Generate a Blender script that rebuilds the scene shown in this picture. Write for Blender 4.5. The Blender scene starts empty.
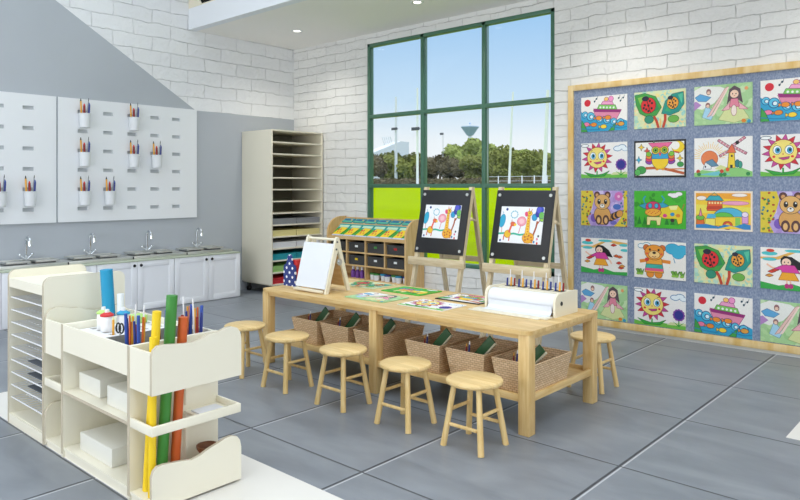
import bpy, bmesh, math, random
from mathutils import Vector, Matrix
random.seed(7)
PI = math.pi
scn = bpy.context.scene
col = scn.collection

# ------------------------------------------------------------------ colours and materials
def s2l(c):
    return c/12.92 if c <= .04045 else ((c+.055)/1.055)**2.4
def hx(h):
    return tuple(s2l(int(h[i:i+2], 16)/255) for i in (0, 2, 4)) + (1.0,)
MAT = {}
def _new(name):
    m = bpy.data.materials.new(name); m.use_nodes = True
    nt = m.node_tree; b = nt.nodes['Principled BSDF']
    MAT[name] = m
    return m, nt, b
def N(nt, t, **k):
    n = nt.nodes.new(t)
    for a, v in k.items(): setattr(n, a, v)
    return n
def plain(name, h, rough=.5, metal=0, spec=.5, noise=0, nscale=20):
    m, nt, b = _new(name)
    b.inputs['Base Color'].default_value = hx(h)
    b.inputs['Roughness'].default_value = rough
    b.inputs['Metallic'].default_value = metal
    b.inputs['Specular IOR Level'].default_value = spec
    if noise:
        tc = N(nt, 'ShaderNodeTexCoord'); nz = N(nt, 'ShaderNodeTexNoise'); nz.inputs['Scale'].default_value = nscale
        nz.inputs['Detail'].default_value = 4
        mr = N(nt, 'ShaderNodeMapRange'); mr.inputs['To Min'].default_value = 1-noise; mr.inputs['To Max'].default_value = 1+noise
        mx = N(nt, 'ShaderNodeVectorMath', operation='SCALE')
        mx.inputs[0].default_value = hx(h)[:3]
        nt.links.new(tc.outputs['Object'], nz.inputs['Vector']); nt.links.new(nz.outputs['Fac'], mr.inputs['Value'])
        nt.links.new(mr.outputs[0], mx.inputs['Scale']); nt.links.new(mx.outputs[0], b.inputs['Base Color'])
    return m
def wood(name, c1, c2, axis='x', scale=3.0, rough=.45, stretch=10, boards=0):
    m, nt, b = _new(name)
    tc = N(nt, 'ShaderNodeTexCoord'); oi = N(nt, 'ShaderNodeObjectInfo')
    ad = N(nt, 'ShaderNodeVectorMath', operation='ADD')
    sc = N(nt, 'ShaderNodeVectorMath', operation='SCALE'); sc.inputs[0].default_value = (7, 5, 3)
    nt.links.new(oi.outputs['Random'], sc.inputs['Scale'])
    nt.links.new(tc.outputs['Object'], ad.inputs[0]); nt.links.new(sc.outputs[0], ad.inputs[1])
    mp = N(nt, 'ShaderNodeMapping')
    s = [stretch]*3; s['xyz'.index(axis)] = 1
    mp.inputs['Scale'].default_value = s
    nt.links.new(ad.outputs[0], mp.inputs['Vector'])
    nz = N(nt, 'ShaderNodeTexNoise'); nz.inputs['Scale'].default_value = scale; nz.inputs['Detail'].default_value = 6
    nz.inputs['Distortion'].default_value = .6; nz.inputs['Roughness'].default_value = .6
    nt.links.new(mp.outputs[0], nz.inputs['Vector'])
    cr = N(nt, 'ShaderNodeValToRGB')
    cr.color_ramp.elements[0].position = .32; cr.color_ramp.elements[0].color = hx(c2)
    cr.color_ramp.elements[1].position = .66; cr.color_ramp.elements[1].color = hx(c1)
    nt.links.new(nz.outputs['Fac'], cr.inputs[0])
    out = cr.outputs[0]
    if boards:
        mp2 = N(nt, 'ShaderNodeMapping'); mp2.inputs['Rotation'].default_value = (0, 0, {'x': 0, 'y': PI/2, 'z': 0}[axis])
        nt.links.new(tc.outputs['Object'], mp2.inputs['Vector'])
        br = N(nt, 'ShaderNodeTexBrick'); br.inputs['Scale'].default_value = 1
        br.inputs['Brick Width'].default_value = .42; br.inputs['Row Height'].default_value = boards
        br.inputs['Mortar Size'].default_value = .0006; br.offset = .37
        br.inputs['Color1'].default_value = (1.04, 1.03, 1, 1); br.inputs['Color2'].default_value = (.86, .84, .78, 1); br.inputs['Mortar'].default_value = (.72, .66, .55, 1)
        nt.links.new(mp2.outputs[0], br.inputs['Vector'])
        mx = N(nt, 'ShaderNodeMix', data_type='RGBA', blend_type='MULTIPLY'); mx.inputs[0].default_value = .8
        nt.links.new(out, mx.inputs[6]); nt.links.new(br.outputs[0], mx.inputs[7]); out = mx.outputs[2]
    nt.links.new(out, b.inputs['Base Color'])
    b.inputs['Roughness'].default_value = rough
    bp = N(nt, 'ShaderNodeBump'); bp.inputs['Strength'].default_value = .06; bp.inputs['Distance'].default_value = .01
    nt.links.new(nz.outputs['Fac'], bp.inputs['Height']); nt.links.new(bp.outputs[0], b.inputs['Normal'])
    return m
for ax in 'xyz':
    wood('pine_'+ax, 'E6C991', 'D0A865', ax, boards=.07 if ax == 'x' else 0)
    wood('ply_'+ax, 'E0BF8A', 'CDA468', ax, scale=4)
    wood('ashy_'+ax, 'E2D3B4', 'CBB78F', ax, scale=4)
wood('stool_seat', 'EDD29C', 'DFBC7C', 'x', scale=4, boards=.055)
wood('stool_leg', 'EACD93', 'DAB673', 'z', scale=3)
plain('cream', 'ECE7D5', .38); plain('cream_edge', 'BFB49F', .5)
plain('ivory', 'E9E2CC', .4)
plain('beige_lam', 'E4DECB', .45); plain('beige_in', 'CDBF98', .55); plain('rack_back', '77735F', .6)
plain('white_lam', 'EDEFF4', .35); plain('white_pl', 'EDEEF0', .35); plain('white_paper', 'E4E7ED', .6)
plain('peg_white', 'E9ECEF', .4); plain('slot_grey', 'BFC4C8', .5)
plain('ceiling_w', 'F4F2EE', .8); plain('fascia_w', 'E9EDF2', .7)
plain('green_frame', '4A7560', .35); plain('black_pl', '17181B', .35); plain('board_black', '1D1E22', .5)
plain('rubber', '1A1A1A', .7); plain('white_cup', 'E2E5E8', .4); plain('box_white', 'E0DFD6', .4); plain('steel', 'DADBD8', .45, 1); plain('chrome', 'DCE0E4', .12, 1)
plain('steel_dark', '6E7073', .3, 1)
plain('counter_green', 'B9C2AE', .4); plain('smoke', '3A3836', .25); plain('wire', 'E6E8EA', .3)
plain('grey_liner', '8E8E8A', .6); plain('skirting', 'E0E0DD', .6)
for n, h in dict(red='C92A2A', red_dark='8E2323', yellow='F2CE1B', orange='D9662A', green='3E8B3A', lime='B4DB7A', blue='2E4FA8', navy='2B3A86',
                 sky='1793BE', teal='27A3B5', purple='7B4AA0', pink='D65A8A', pencil='E5A632', black='161616', white='F4F4F2',
                 gold='C9962F', brown='7A4A2C', cream_paper='EADF9E', grey_paper='8F9298', palegreen='9FD07F', redbox='CF3540', dotblue='30417F',
                 lilac='B9A2DA', mint='8FD0B0', board_green='2F5B35', pale_edge='C8C2A8', orange_roll='D0602A').items():
    plain('c_'+n, h, .45)
plain('slate_paper', '5D646E', .6)

def brickwall(name, h, mortar, axis, bw, rh):
    m, nt, b = _new(name)
    tc = N(nt, 'ShaderNodeNewGeometry')
    sp = N(nt, 'ShaderNodeSeparateXYZ'); cb = N(nt, 'ShaderNodeCombineXYZ')
    nt.links.new(tc.outputs['Position'], sp.inputs[0])
    nt.links.new(sp.outputs[axis], cb.inputs[0]); nt.links.new(sp.outputs[2], cb.inputs[1])
    nz = N(nt, 'ShaderNodeTexNoise'); nz.inputs['Scale'].default_value = 4.5; nz.inputs['Detail'].default_value = 4
    nt.links.new(cb.outputs[0], nz.inputs['Vector'])
    sb = N(nt, 'ShaderNodeVectorMath', operation='SUBTRACT'); sb.inputs[1].default_value = (.5, .5, .5)
    scl = N(nt, 'ShaderNodeVectorMath', operation='SCALE'); scl.inputs['Scale'].default_value = .06
    ad = N(nt, 'ShaderNodeVectorMath', operation='ADD')
    nt.links.new(nz.outputs['Color'], sb.inputs[0]); nt.links.new(sb.outputs[0], scl.inputs[0])
    nt.links.new(cb.outputs[0], ad.inputs[0]); nt.links.new(scl.outputs[0], ad.inputs[1])
    br = N(nt, 'ShaderNodeTexBrick'); br.inputs['Scale'].default_value = 1
    br.inputs['Brick Width'].default_value = bw; br.inputs['Row Height'].default_value = rh
    br.inputs['Mortar Size'].default_value = .005; br.inputs['Mortar Smooth'].default_value = .6
    br.inputs['Color1'].default_value = (1, 1, 1, 1); br.inputs['Color2'].default_value = (.95, .95, .955, 1)
    nt.links.new(ad.outputs[0], br.inputs['Vector'])
    n2 = N(nt, 'ShaderNodeTexNoise'); n2.inputs['Scale'].default_value = 5; n2.inputs['Detail'].default_value = 6
    nt.links.new(cb.outputs[0], n2.inputs['Vector'])
    mr = N(nt, 'ShaderNodeMapRange'); mr.inputs['From Min'].default_value = .43; mr.inputs['From Max'].default_value = .62
    nt.links.new(n2.outputs['Fac'], mr.inputs['Value'])
    mu = N(nt, 'ShaderNodeMath', operation='MULTIPLY'); nt.links.new(br.outputs['Fac'], mu.inputs[0]); nt.links.new(mr.outputs[0], mu.inputs[1])
    m1 = N(nt, 'ShaderNodeMix', data_type='RGBA', blend_type='MULTIPLY'); m1.inputs[0].default_value = 1
    m1.inputs[6].default_value = hx(h); nt.links.new(br.outputs['Color'], m1.inputs[7])
    br.inputs['Mortar'].default_value = (.93, .93, .93, 1)
    m2 = N(nt, 'ShaderNodeMix', data_type='RGBA'); nt.links.new(mu.outputs[0], m2.inputs[0]); nt.links.new(m1.outputs[2], m2.inputs[6]); m2.inputs[7].default_value = hx(mortar)
    nt.links.new(m2.outputs[2], b.inputs['Base Color']); b.inputs['Roughness'].default_value = .75
    n3 = N(nt, 'ShaderNodeTexNoise'); n3.inputs['Scale'].default_value = 14; n3.inputs['Detail'].default_value = 5
    nt.links.new(cb.outputs[0], n3.inputs['Vector'])
    ma = N(nt, 'ShaderNodeMath', operation='MULTIPLY_ADD'); ma.inputs[1].default_value = -1.2
    nt.links.new(br.outputs['Fac'], ma.inputs[0]); nt.links.new(n3.outputs['Fac'], ma.inputs[2])
    bp = N(nt, 'ShaderNodeBump'); bp.inputs['Strength'].default_value = .75; bp.inputs['Distance'].default_value = .022
    nt.links.new(ma.outputs[0], bp.inputs['Height']); nt.links.new(bp.outputs[0], b.inputs['Normal'])
    return m
brickwall('brick_back', 'EDEDEA', 'BDBCBA', 0, .42, .128)
brickwall('brick_left', 'EDEFF1', 'C4C6CA', 1, .52, .182)
plain('grey_paint', 'B1B7BE', .55, noise=.05, nscale=1.2)

def floormat():
    m, nt, b = _new('floor_tile')
    g = N(nt, 'ShaderNodeNewGeometry'); sp = N(nt, 'ShaderNodeSeparateXYZ'); nt.links.new(g.outputs['Position'], sp.inputs[0])
    facs = []
    for i, off in ((0, 1.556), (1, -3.498), (0, 1.540)):  # last entry: pale highlight painted beside the joints along y
        a = N(nt, 'ShaderNodeMath', operation='ADD'); a.inputs[1].default_value = off + 97.7
        nt.links.new(sp.outputs[i], a.inputs[0])
        d = N(nt, 'ShaderNodeMath', operation='DIVIDE'); d.inputs[1].default_value = .977; nt.links.new(a.outputs[0], d.inputs[0])
        f = N(nt, 'ShaderNodeMath', operation='FRACT'); nt.links.new(d.outputs[0], f.inputs[0])
        p = N(nt, 'ShaderNodeMath', operation='PINGPONG'); p.inputs[1].default_value = .5; nt.links.new(f.outputs[0], p.inputs[0])
        l = N(nt, 'ShaderNodeMapRange'); l.inputs['From Min'].default_value = (.006, .0035, .003)[len(facs)]; l.inputs['From Max'].default_value = (.009, .0075, .006)[len(facs)]
        l.inputs['To Min'].default_value = 1; l.inputs['To Max'].default_value = 0
        nt.links.new(p.outputs[0], l.inputs['Value']); facs.append(l.outputs[0])
    mxm = N(nt, 'ShaderNodeMath', operation='MAXIMUM'); nt.links.new(facs[0], mxm.inputs[0]); nt.links.new(facs[1], mxm.inputs[1])
    mp = N(nt, 'ShaderNodeMapping'); mp.inputs['Rotation'].default_value = (0, 0, .5); mp.inputs['Scale'].default_value = (1.2, 3.2, 1)
    nt.links.new(g.outputs['Position'], mp.inputs['Vector'])
    nz = N(nt, 'ShaderNodeTexNoise'); nz.inputs['Scale'].default_value = 1.6; nz.inputs['Detail'].default_value = 8; nz.inputs['Distortion'].default_value = .5
    nt.links.new(mp.outputs[0], nz.inputs['Vector'])
    cr = N(nt, 'ShaderNodeValToRGB'); cr.color_ramp.elements[0].position = .3; cr.color_ramp.elements[1].position = .72
    cr.color_ramp.elements[0].color = hx('737981'); cr.color_ramp.elements[1].color = hx('8D9299')
    nt.links.new(nz.outputs['Fac'], cr.inputs[0])
    mx = N(nt, 'ShaderNodeMix', data_type='RGBA'); nt.links.new(mxm.outputs[0], mx.inputs[0]); mx0 = N(nt, 'ShaderNodeMix', data_type='RGBA'); nt.links.new(facs[2], mx0.inputs[0]); nt.links.new(cr.outputs[0], mx0.inputs[6]); mx0.inputs[7].default_value = hx('BCC0C6'); nt.links.new(mx0.outputs[2], mx.inputs[6]); mx.inputs[7].default_value = hx('40444B')
    nt.links.new(mx.outputs[2], b.inputs['Base Color'])
    rr = N(nt, 'ShaderNodeMapRange'); rr.inputs['To Min'].default_value = .28; rr.inputs['To Max'].default_value = .48
    nt.links.new(nz.outputs['Fac'], rr.inputs['Value']); nt.links.new(rr.outputs[0], b.inputs['Roughness'])
    iv = N(nt, 'ShaderNodeMath', operation='MULTIPLY_ADD'); iv.inputs[1].default_value = -1; nt.links.new(mxm.outputs[0], iv.inputs[0])
    n5 = N(nt, 'ShaderNodeMath', operation='MULTIPLY'); n5.inputs[1].default_value = .35; nt.links.new(nz.outputs['Fac'], n5.inputs[0]); nt.links.new(n5.outputs[0], iv.inputs[2])
    bp = N(nt, 'ShaderNodeBump'); bp.inputs['Strength'].default_value = .35; bp.inputs['Distance'].default_value = .01
    nt.links.new(iv.outputs[0], bp.inputs['Height']); nt.links.new(bp.outputs[0], b.inputs['Normal'])
    return m
floormat()
def marble():
    m = plain('marble', 'E3E0DA', .35, noise=.06, nscale=2.5); return m
marble()
def tweed():
    m, nt, b = _new('tweed')
    g = N(nt, 'ShaderNodeTexCoord'); nz = N(nt, 'ShaderNodeTexNoise'); nz.inputs['Scale'].default_value = 60; nz.inputs['Detail'].default_value = 5
    mp = N(nt, 'ShaderNodeMapping'); mp.inputs['Scale'].default_value = (1.3, 1, .8)
    nt.links.new(g.outputs['Object'], mp.inputs['Vector']); nt.links.new(mp.outputs[0], nz.inputs['Vector'])
    cr = N(nt, 'ShaderNodeValToRGB'); cr.color_ramp.elements[0].position = .36; cr.color_ramp.elements[1].position = .66
    cr.color_ramp.elements[0].color = hx('7483A0'); cr.color_ramp.elements[1].color = hx('9BA6BB')
    nt.links.new(nz.outputs['Fac'], cr.inputs[0]); nt.links.new(cr.outputs[0], b.inputs['Base Color']); b.inputs['Roughness'].default_value = .95
tweed()
def stripewood():
    m, nt, b = _new('frame_wood')
    g = N(nt, 'ShaderNodeTexCoord'); mp = N(nt, 'ShaderNodeMapping'); mp.inputs['Scale'].default_value = (5, 5, 1.2)
    nz = N(nt, 'ShaderNodeTexNoise'); nz.inputs['Scale'].default_value = 2.2; nz.inputs['Detail'].default_value = 6
    nt.links.new(g.outputs['Object'], mp.inputs['Vector']); nt.links.new(mp.outputs[0], nz.inputs['Vector'])
    cr = N(nt, 'ShaderNodeValToRGB'); cr.color_ramp.elements[0].position = .3; cr.color_ramp.elements[1].position = .6
    cr.color_ramp.elements[0].color = hx('D9B062'); cr.color_ramp.elements[1].color = hx('EBD29E')
    nt.links.new(nz.outputs['Fac'], cr.inputs[0]); nt.links.new(cr.outputs[0], b.inputs['Base Color']); b.inputs['Roughness'].default_value = .5
stripewood()
def wicker():
    m, nt, b = _new('wicker')
    g = N(nt, 'ShaderNodeTexCoord'); sp = N(nt, 'ShaderNodeSeparateXYZ'); cb = N(nt, 'ShaderNodeCombineXYZ')
    nt.links.new(g.outputs['Object'], sp.inputs[0])
    a = N(nt, 'ShaderNodeMath', operation='ADD'); nt.links.new(sp.outputs[0], a.inputs[0]); nt.links.new(sp.outputs[1], a.inputs[1])
    nt.links.new(a.outputs[0], cb.inputs[0]); nt.links.new(sp.outputs[2], cb.inputs[1])
    br = N(nt, 'ShaderNodeTexBrick'); br.inputs['Scale'].default_value = 1; br.inputs['Brick Width'].default_value = .030; br.inputs['Row Height'].default_value = .015
    br.inputs['Mortar Size'].default_value = .0025; br.inputs['Mortar Smooth'].default_value = 1
    br.inputs['Color1'].default_value = hx('EED2AC'); br.inputs['Color2'].default_value = hx('DDBB92'); br.inputs['Mortar'].default_value = hx('A87F56')
    nt.links.new(cb.outputs[0], br.inputs['Vector']); nt.links.new(br.outputs[0], b.inputs['Base Color']); b.inputs['Roughness'].default_value = .6
    iv = N(nt, 'ShaderNodeMath', operation='SUBTRACT'); iv.inputs[0].default_value = 1; nt.links.new(br.outputs['Fac'], iv.inputs[1])
    bp = N(nt, 'ShaderNodeBump'); bp.inputs['Strength'].default_value = .8; bp.inputs['Distance'].default_value = .004
    nt.links.new(iv.outputs[0], bp.inputs['Height']); nt.links.new(bp.outputs[0], b.inputs['Normal'])
wicker()
def paintmat():
    m, nt, b = _new('drawn_paint')
    a = N(nt, 'ShaderNodeVertexColor', layer_name='Col')
    tc = N(nt, 'ShaderNodeTexCoord'); nz = N(nt, 'ShaderNodeTexNoise'); nz.inputs['Scale'].default_value = 90; nz.inputs['Detail'].default_value = 3
    nt.links.new(tc.outputs['Object'], nz.inputs['Vector'])
    mr = N(nt, 'ShaderNodeMapRange'); mr.inputs['To Min'].default_value = .86; mr.inputs['To Max'].default_value = 1.08
    nt.links.new(nz.outputs['Fac'], mr.inputs['Value'])
    sc = N(nt, 'ShaderNodeVectorMath', operation='SCALE'); nt.links.new(a.outputs['Color'], sc.inputs[0]); nt.links.new(mr.outputs[0], sc.inputs['Scale'])
    nt.links.new(sc.outputs[0], b.inputs['Base Color']); b.inputs['Roughness'].default_value = .6
paintmat()
def dots():
    m, nt, b = _new('polka')
    g = N(nt, 'ShaderNodeTexCoord'); sp = N(nt, 'ShaderNodeSeparateXYZ'); cb = N(nt, 'ShaderNodeCombineXYZ')
    nt.links.new(g.outputs['Object'], sp.inputs[0]); nt.links.new(sp.outputs[0], cb.inputs[0]); nt.links.new(sp.outputs[2], cb.inputs[1])
    mp = N(nt, 'ShaderNodeMapping'); mp.inputs['Rotation'].default_value = (0, 0, PI/4); mp.inputs['Scale'].default_value = (18, 18, 1)
    nt.links.new(cb.outputs[0], mp.inputs['Vector'])
    fr = N(nt, 'ShaderNodeVectorMath', operation='FRACTION'); nt.links.new(mp.outputs[0], fr.inputs[0])
    ds = N(nt, 'ShaderNodeVectorMath', operation='DISTANCE'); ds.inputs[1].default_value = (.5, .5, 0); nt.links.new(fr.outputs[0], ds.inputs[0])
    lt = N(nt, 'ShaderNodeMath', operation='LESS_THAN'); lt.inputs[1].default_value = .22; nt.links.new(ds.outputs['Value'], lt.inputs[0])
    mx = N(nt, 'ShaderNodeMix', data_type='RGBA'); nt.links.new(lt.outputs[0], mx.inputs[0]); mx.inputs[6].default_value = hx('2C3D80'); mx.inputs[7].default_value = hx('EDEFF6')
    nt.links.new(mx.outputs[2], b.inputs['Base Color']); b.inputs['Roughness'].default_value = .7
dots()
def glass():
    m, nt, b = _new('pane_glass')
    nt.nodes.remove(b); o = nt.nodes['Material Output']
    t = N(nt, 'ShaderNodeBsdfTransparent'); t.inputs[0].default_value = (.97, .985, .98, 1)
    gl = N(nt, 'ShaderNodeBsdfGlossy'); gl.inputs['Roughness'].default_value = .03
    f = N(nt, 'ShaderNodeFresnel'); f.inputs[0].default_value = 1.25
    mx = N(nt, 'ShaderNodeMixShader'); nt.links.new(f.outputs[0], mx.inputs[0]); nt.links.new(t.outputs[0], mx.inputs[1]); nt.links.new(gl.outputs[0], mx.inputs[2])
    nt.links.new(mx.outputs[0], o.inputs[0])
glass()
def emis(name, h, s):
    m, nt, b = _new(name)
    b.inputs['Base Color'].default_value = hx(h); b.inputs['Emission Color'].default_value = hx(h); b.inputs['Emission Strength'].default_value = s
emis('lamp_glow', 'FFF6E6', 3.0)
plain('lawn', 'C4D900', .9, spec=0, noise=.12, nscale=.6); plain('leaf_green', '8C8F4C', .9, spec=.1, noise=.3, nscale=1.2); plain('leaf_dark', '6E6342', .8, noise=.3, nscale=1.2)
plain('leaf_light', 'A3AC60', .9, spec=.1, noise=.3, nscale=1.2); plain('leaf_deep', '2E5A25', .8, noise=.3, nscale=2); plain('bark', '6B543C', .9)
plain('pole_white', 'F0F1F3', .5); plain('asphalt', 'B9B6B0', .9); plain('tower_blue', 'C9DAF2', .6); plain('far_white', 'EDEEF2', .8)

# ------------------------------------------------------------------ mesh builder
class MB:
    def __init__(s): s.bm = bmesh.new()
    def _tag(s, faces, mi):
        for f in faces: f.material_index = mi
    def box(s, x0, y0, z0, x1, y1, z1, bev=0, mi=0, rot=None, piv=None):
        t = bmesh.new()
        bmesh.ops.create_cube(t, size=1)
        for v in t.verts:
            v.co = Vector(((x0+x1)/2+v.co.x*(x1-x0), (y0+y1)/2+v.co.y*(y1-y0), (z0+z1)/2+v.co.z*(z1-z0)))
        if bev: bmesh.ops.bevel(t, geom=list(t.edges), offset=bev, segments=2, affect='EDGES', profile=.5)
        s._merge(t, mi, rot, piv)
    def _merge(s, t, mi=0, rot=None, piv=None):
        if rot is not None:
            M = Matrix.Translation(piv) @ rot.to_4x4() @ Matrix.Translation(-Vector(piv))
            bmesh.ops.transform(t, matrix=M, verts=list(t.verts))
        mp = {}
        for v in t.verts: mp[v] = s.bm.verts.new(v.co)
        for f in t.faces:
            try:
                nf = s.bm.faces.new([mp[v] for v in f.verts]); nf.material_index = f.material_index if mi is None else mi
            except ValueError: pass
        t.free()
    def cyl(s, p0, p1, r0, r1=None, n=12, mi=0):
        p0 = Vector(p0); p1 = Vector(p1); r1 = r0 if r1 is None else r1
        d = (p1-p0).normalized(); a = d.orthogonal().normalized(); b = d.cross(a)
        A = []; B = []
        for i in range(n):
            t = 2*PI*i/n; o = a*math.cos(t)+b*math.sin(t)
            A.append(s.bm.verts.new(p0+o*r0)); B.append(s.bm.verts.new(p1+o*r1))
        fs = [s.bm.faces.new((A[i], A[(i+1) % n], B[(i+1) % n], B[i])) for i in range(n)]
        fs.append(s.bm.faces.new(A[::-1])); fs.append(s.bm.faces.new(B)); s._tag(fs, mi)
    def tube(s, pts, r, n=8, mi=0):
        pts = [Vector(p) for p in pts]; rings = []
        prev = None
        for i, p in enumerate(pts):
            d = (pts[min(i+1, len(pts)-1)]-pts[max(i-1, 0)]).normalized()
            a = d.orthogonal().normalized() if prev is None else (prev-d*prev.dot(d)).normalized()
            prev = a; b = d.cross(a)
            rr = r[i] if isinstance(r, (list, tuple)) else r
            rings.append([s.bm.verts.new(p+(a*math.cos(2*PI*k/n)+b*math.sin(2*PI*k/n))*rr) for k in range(n)])
        fs = []
        for q in range(len(rings)-1):
            for k in range(n): fs.append(s.bm.faces.new((rings[q][k], rings[q][(k+1) % n], rings[q+1][(k+1) % n], rings[q+1][k])))
        fs.append(s.bm.faces.new(rings[0][::-1])); fs.append(s.bm.faces.new(rings[-1])); s._tag(fs, mi)
    def lathe(s, c, prof, n=24, mi=0):
        c = Vector(c); rings = []
        for r, z in prof:
            if r < 1e-6: rings.append([s.bm.verts.new(c+Vector((0, 0, z)))])
            else: rings.append([s.bm.verts.new(c+Vector((r*math.cos(2*PI*k/n), r*math.sin(2*PI*k/n), z))) for k in range(n)])
        fs = []
        for q in range(len(rings)-1):
            A, B = rings[q], rings[q+1]
            for k in range(n):
                a0 = A[k % len(A)]; a1 = A[(k+1) % len(A)]; b0 = B[k % len(B)]; b1 = B[(k+1) % len(B)]
                vs = []
                for v in (a0, a1, b1, b0):
                    if v not in vs: vs.append(v)
                if len(vs) > 2: fs.append(s.bm.faces.new(vs))
        if len(rings[0]) > 1: fs.append(s.bm.faces.new(rings[0][::-1]))
        if len(rings[-1]) > 1: fs.append(s.bm.faces.new(rings[-1]))
        s._tag(fs, mi)
    def prism(s, axis, pts, a0, a1, mi=0, rot=None, piv=None, emi=None):
        t = bmesh.new()
        def mk(p, a): return {'x': (a, p[0], p[1]), 'y': (p[0], a, p[1]), 'z': (p[0], p[1], a)}[axis]
        A = [t.verts.new(mk(p, a0)) for p in pts]; B = [t.verts.new(mk(p, a1)) for p in pts]
        n = len(pts)
        t.faces.new(A); t.faces.new(B[::-1])
        for f in t.faces: f.material_index = mi
        for i in range(n): t.faces.new((A[i], A[(i+1) % n], B[(i+1) % n], B[i])).material_index = (mi if emi is None else emi)
        s._merge(t, None, rot, piv)
    def sphere(s, c, r, sx=1, sy=1, sz=1, mi=0, seg=12):
        t = bmesh.new(); bmesh.ops.create_uvsphere(t, u_segments=seg, v_segments=max(6, seg//2), radius=r)
        for v in t.verts: v.co = Vector((v.co.x*sx, v.co.y*sy, v.co.z*sz))+Vector(c)
        s._merge(t, mi)
    def build(s, name, mats, parent=None, label=None, smooth=True):
        if isinstance(mats, str): mats = [mats]
        bm = s.bm
        bmesh.ops.recalc_face_normals(bm, faces=list(bm.faces))
        off = wloc(parent)
        if off.length: bmesh.ops.translate(bm, verts=list(bm.verts), vec=-off)
        if smooth:
            for f in bm.faces: f.smooth = True
            for e in bm.edges:
                if len(e.link_faces) != 2 or e.calc_face_angle(0) > .6: e.smooth = False
        me = bpy.data.meshes.new(name); bm.to_mesh(me); bm.free()
        for m in mats: me.materials.append(MAT[m])
        o = bpy.data.objects.new(name, me); col.objects.link(o)
        if parent: o.parent = parent
        if label: o['label'] = label
        return o
def wloc(p):
    v = Vector((0, 0, 0))
    while p is not None: v += p.location; p = p.parent
    return v
def thing(name, label, cat, loc, group=None):
    o = bpy.data.objects.new(name, None); col.objects.link(o); o.location = loc; o.empty_display_size = .05
    o['label'] = label; o['category'] = cat
    if group: o['group'] = group
    return o
def tag(o, label, cat, group=None, kind=None):
    o['label'] = label; o['category'] = cat
    if group: o['group'] = group
    if kind: o['kind'] = kind
    return o
def solo(mb, name, mats, loc, label, cat, group=None, kind=None):
    """a thing that is one mesh; its origin goes to loc"""
    bmesh.ops.translate(mb.bm, verts=list(mb.bm.verts), vec=-Vector(loc))
    o = mb.build(name, mats); o.location = loc
    return tag(o, label, cat, group, kind)
def struct(mb, name, mats, parent=None):
    o = mb.build(name, mats, parent); o['kind'] = 'structure'; return o
def dup(root, loc, label=None, rotz=0, group=None):
    r = root.copy(); col.objects.link(r); r.location = loc; r.rotation_euler = (0, 0, rotz)
    if label: r['label'] = label
    if group: r['group'] = group
    for ch in list(root.children):
        c = ch.copy(); col.objects.link(c); c.parent = r
        for g in ch.children:
            d = g.copy(); col.objects.link(d); d.parent = c
    return r
def one(fn):
    m = MB(); fn(m); return m
def bx(*a, **k):
    m = MB(); m.box(*a, **k); return m

# ------------------------------------------------------------------ camera
FPX = math.sqrt(756*608)
cam = bpy.data.objects.new('camera', bpy.data.cameras.new('camera')); col.objects.link(cam)
cam.location = (0, 0, 1.5)
cam.rotation_euler = (PI/2, 0, math.atan2(FPX, 756))
cam.rotation_euler = (PI/2, 0, math.atan2(.66770, .74446))
cam.data.sensor_width = 36; cam.data.lens = 36*FPX/800; cam.data.shift_y = -63/800; cam.data.clip_end = 2000; cam.data.clip_start = .05
scn.camera = cam

# ------------------------------------------------------------------ room shell
XL, YB, YR, XR, YF = -8.305, 6.78, 4.95, 2.6, -3.0
ZC, ZH = 3.64, 5.3
m = MB(); m.box(XL-.2, YF-.2, -.12, XR+.2, YB+.2, 0)
struct(m, 'floor', 'floor_tile')
m = MB(); m.box(-5.464, 1.555, 0, XR, 2.24, .0012); struct(m, 'trim_1', 'marble')
m = MB(); m.box(-.991, 4.566, 0, -.3, YB, .0012); struct(m, 'trim_2', 'marble')
# back wall with the window opening
WX0, WX1, WZ0, WZ1 = -6.693, -3.766, .50, 3.502
m = MB()
for b in ((XL-.2, WX0, -.0, ZC+.3), (WX1, XR+.2, 0, ZC+.3)):
    m.box(b[0], YB, b[2], b[1], YB+.074, b[3])
m.box(WX0, YB, 0, WX1, YB+.074, WZ0); m.box(WX0, YB, WZ1, WX1, YB+.074, ZC+.3)
struct(m, 'wall_back', 'brick_back')
# left wall: grey painted field under a slanting line, whitewashed brick above
m = MB()
g1 = [(YF-.2, 0), (YB, 0), (YB, 2.55), (5.06, 2.55), (.35, 5.46), (YF-.2, 5.46)]
g2 = [(5.06, 2.55), (YB, 2.55), (YB, 5.46), (.35, 5.46)]
m.prism('x', g1, XL-.2, XL, mi=1); m.prism('x', g2, XL-.2, XL-.001, mi=0)
struct(m, 'wall_left', ['brick_left', 'grey_paint'])
m = MB(); m.box(XR, YF-.2, 0, XR+.2, YB, 5.46); struct(m, 'wall_right', 'ceiling_w')
m = MB(); m.box(XL, YF-.2, 0, XR, YF, 5.46); struct(m, 'wall_front', 'ceiling_w')
m = MB(); m.box(XL, YR+.12, ZC, XR, YB, ZC+.12); struct(m, 'ceiling', 'ceiling_w')
m = MB(); m.box(XL, YR, ZC, XR, YR+.12, 3.925); struct(m, 'trim_3', 'fascia_w')
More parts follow.
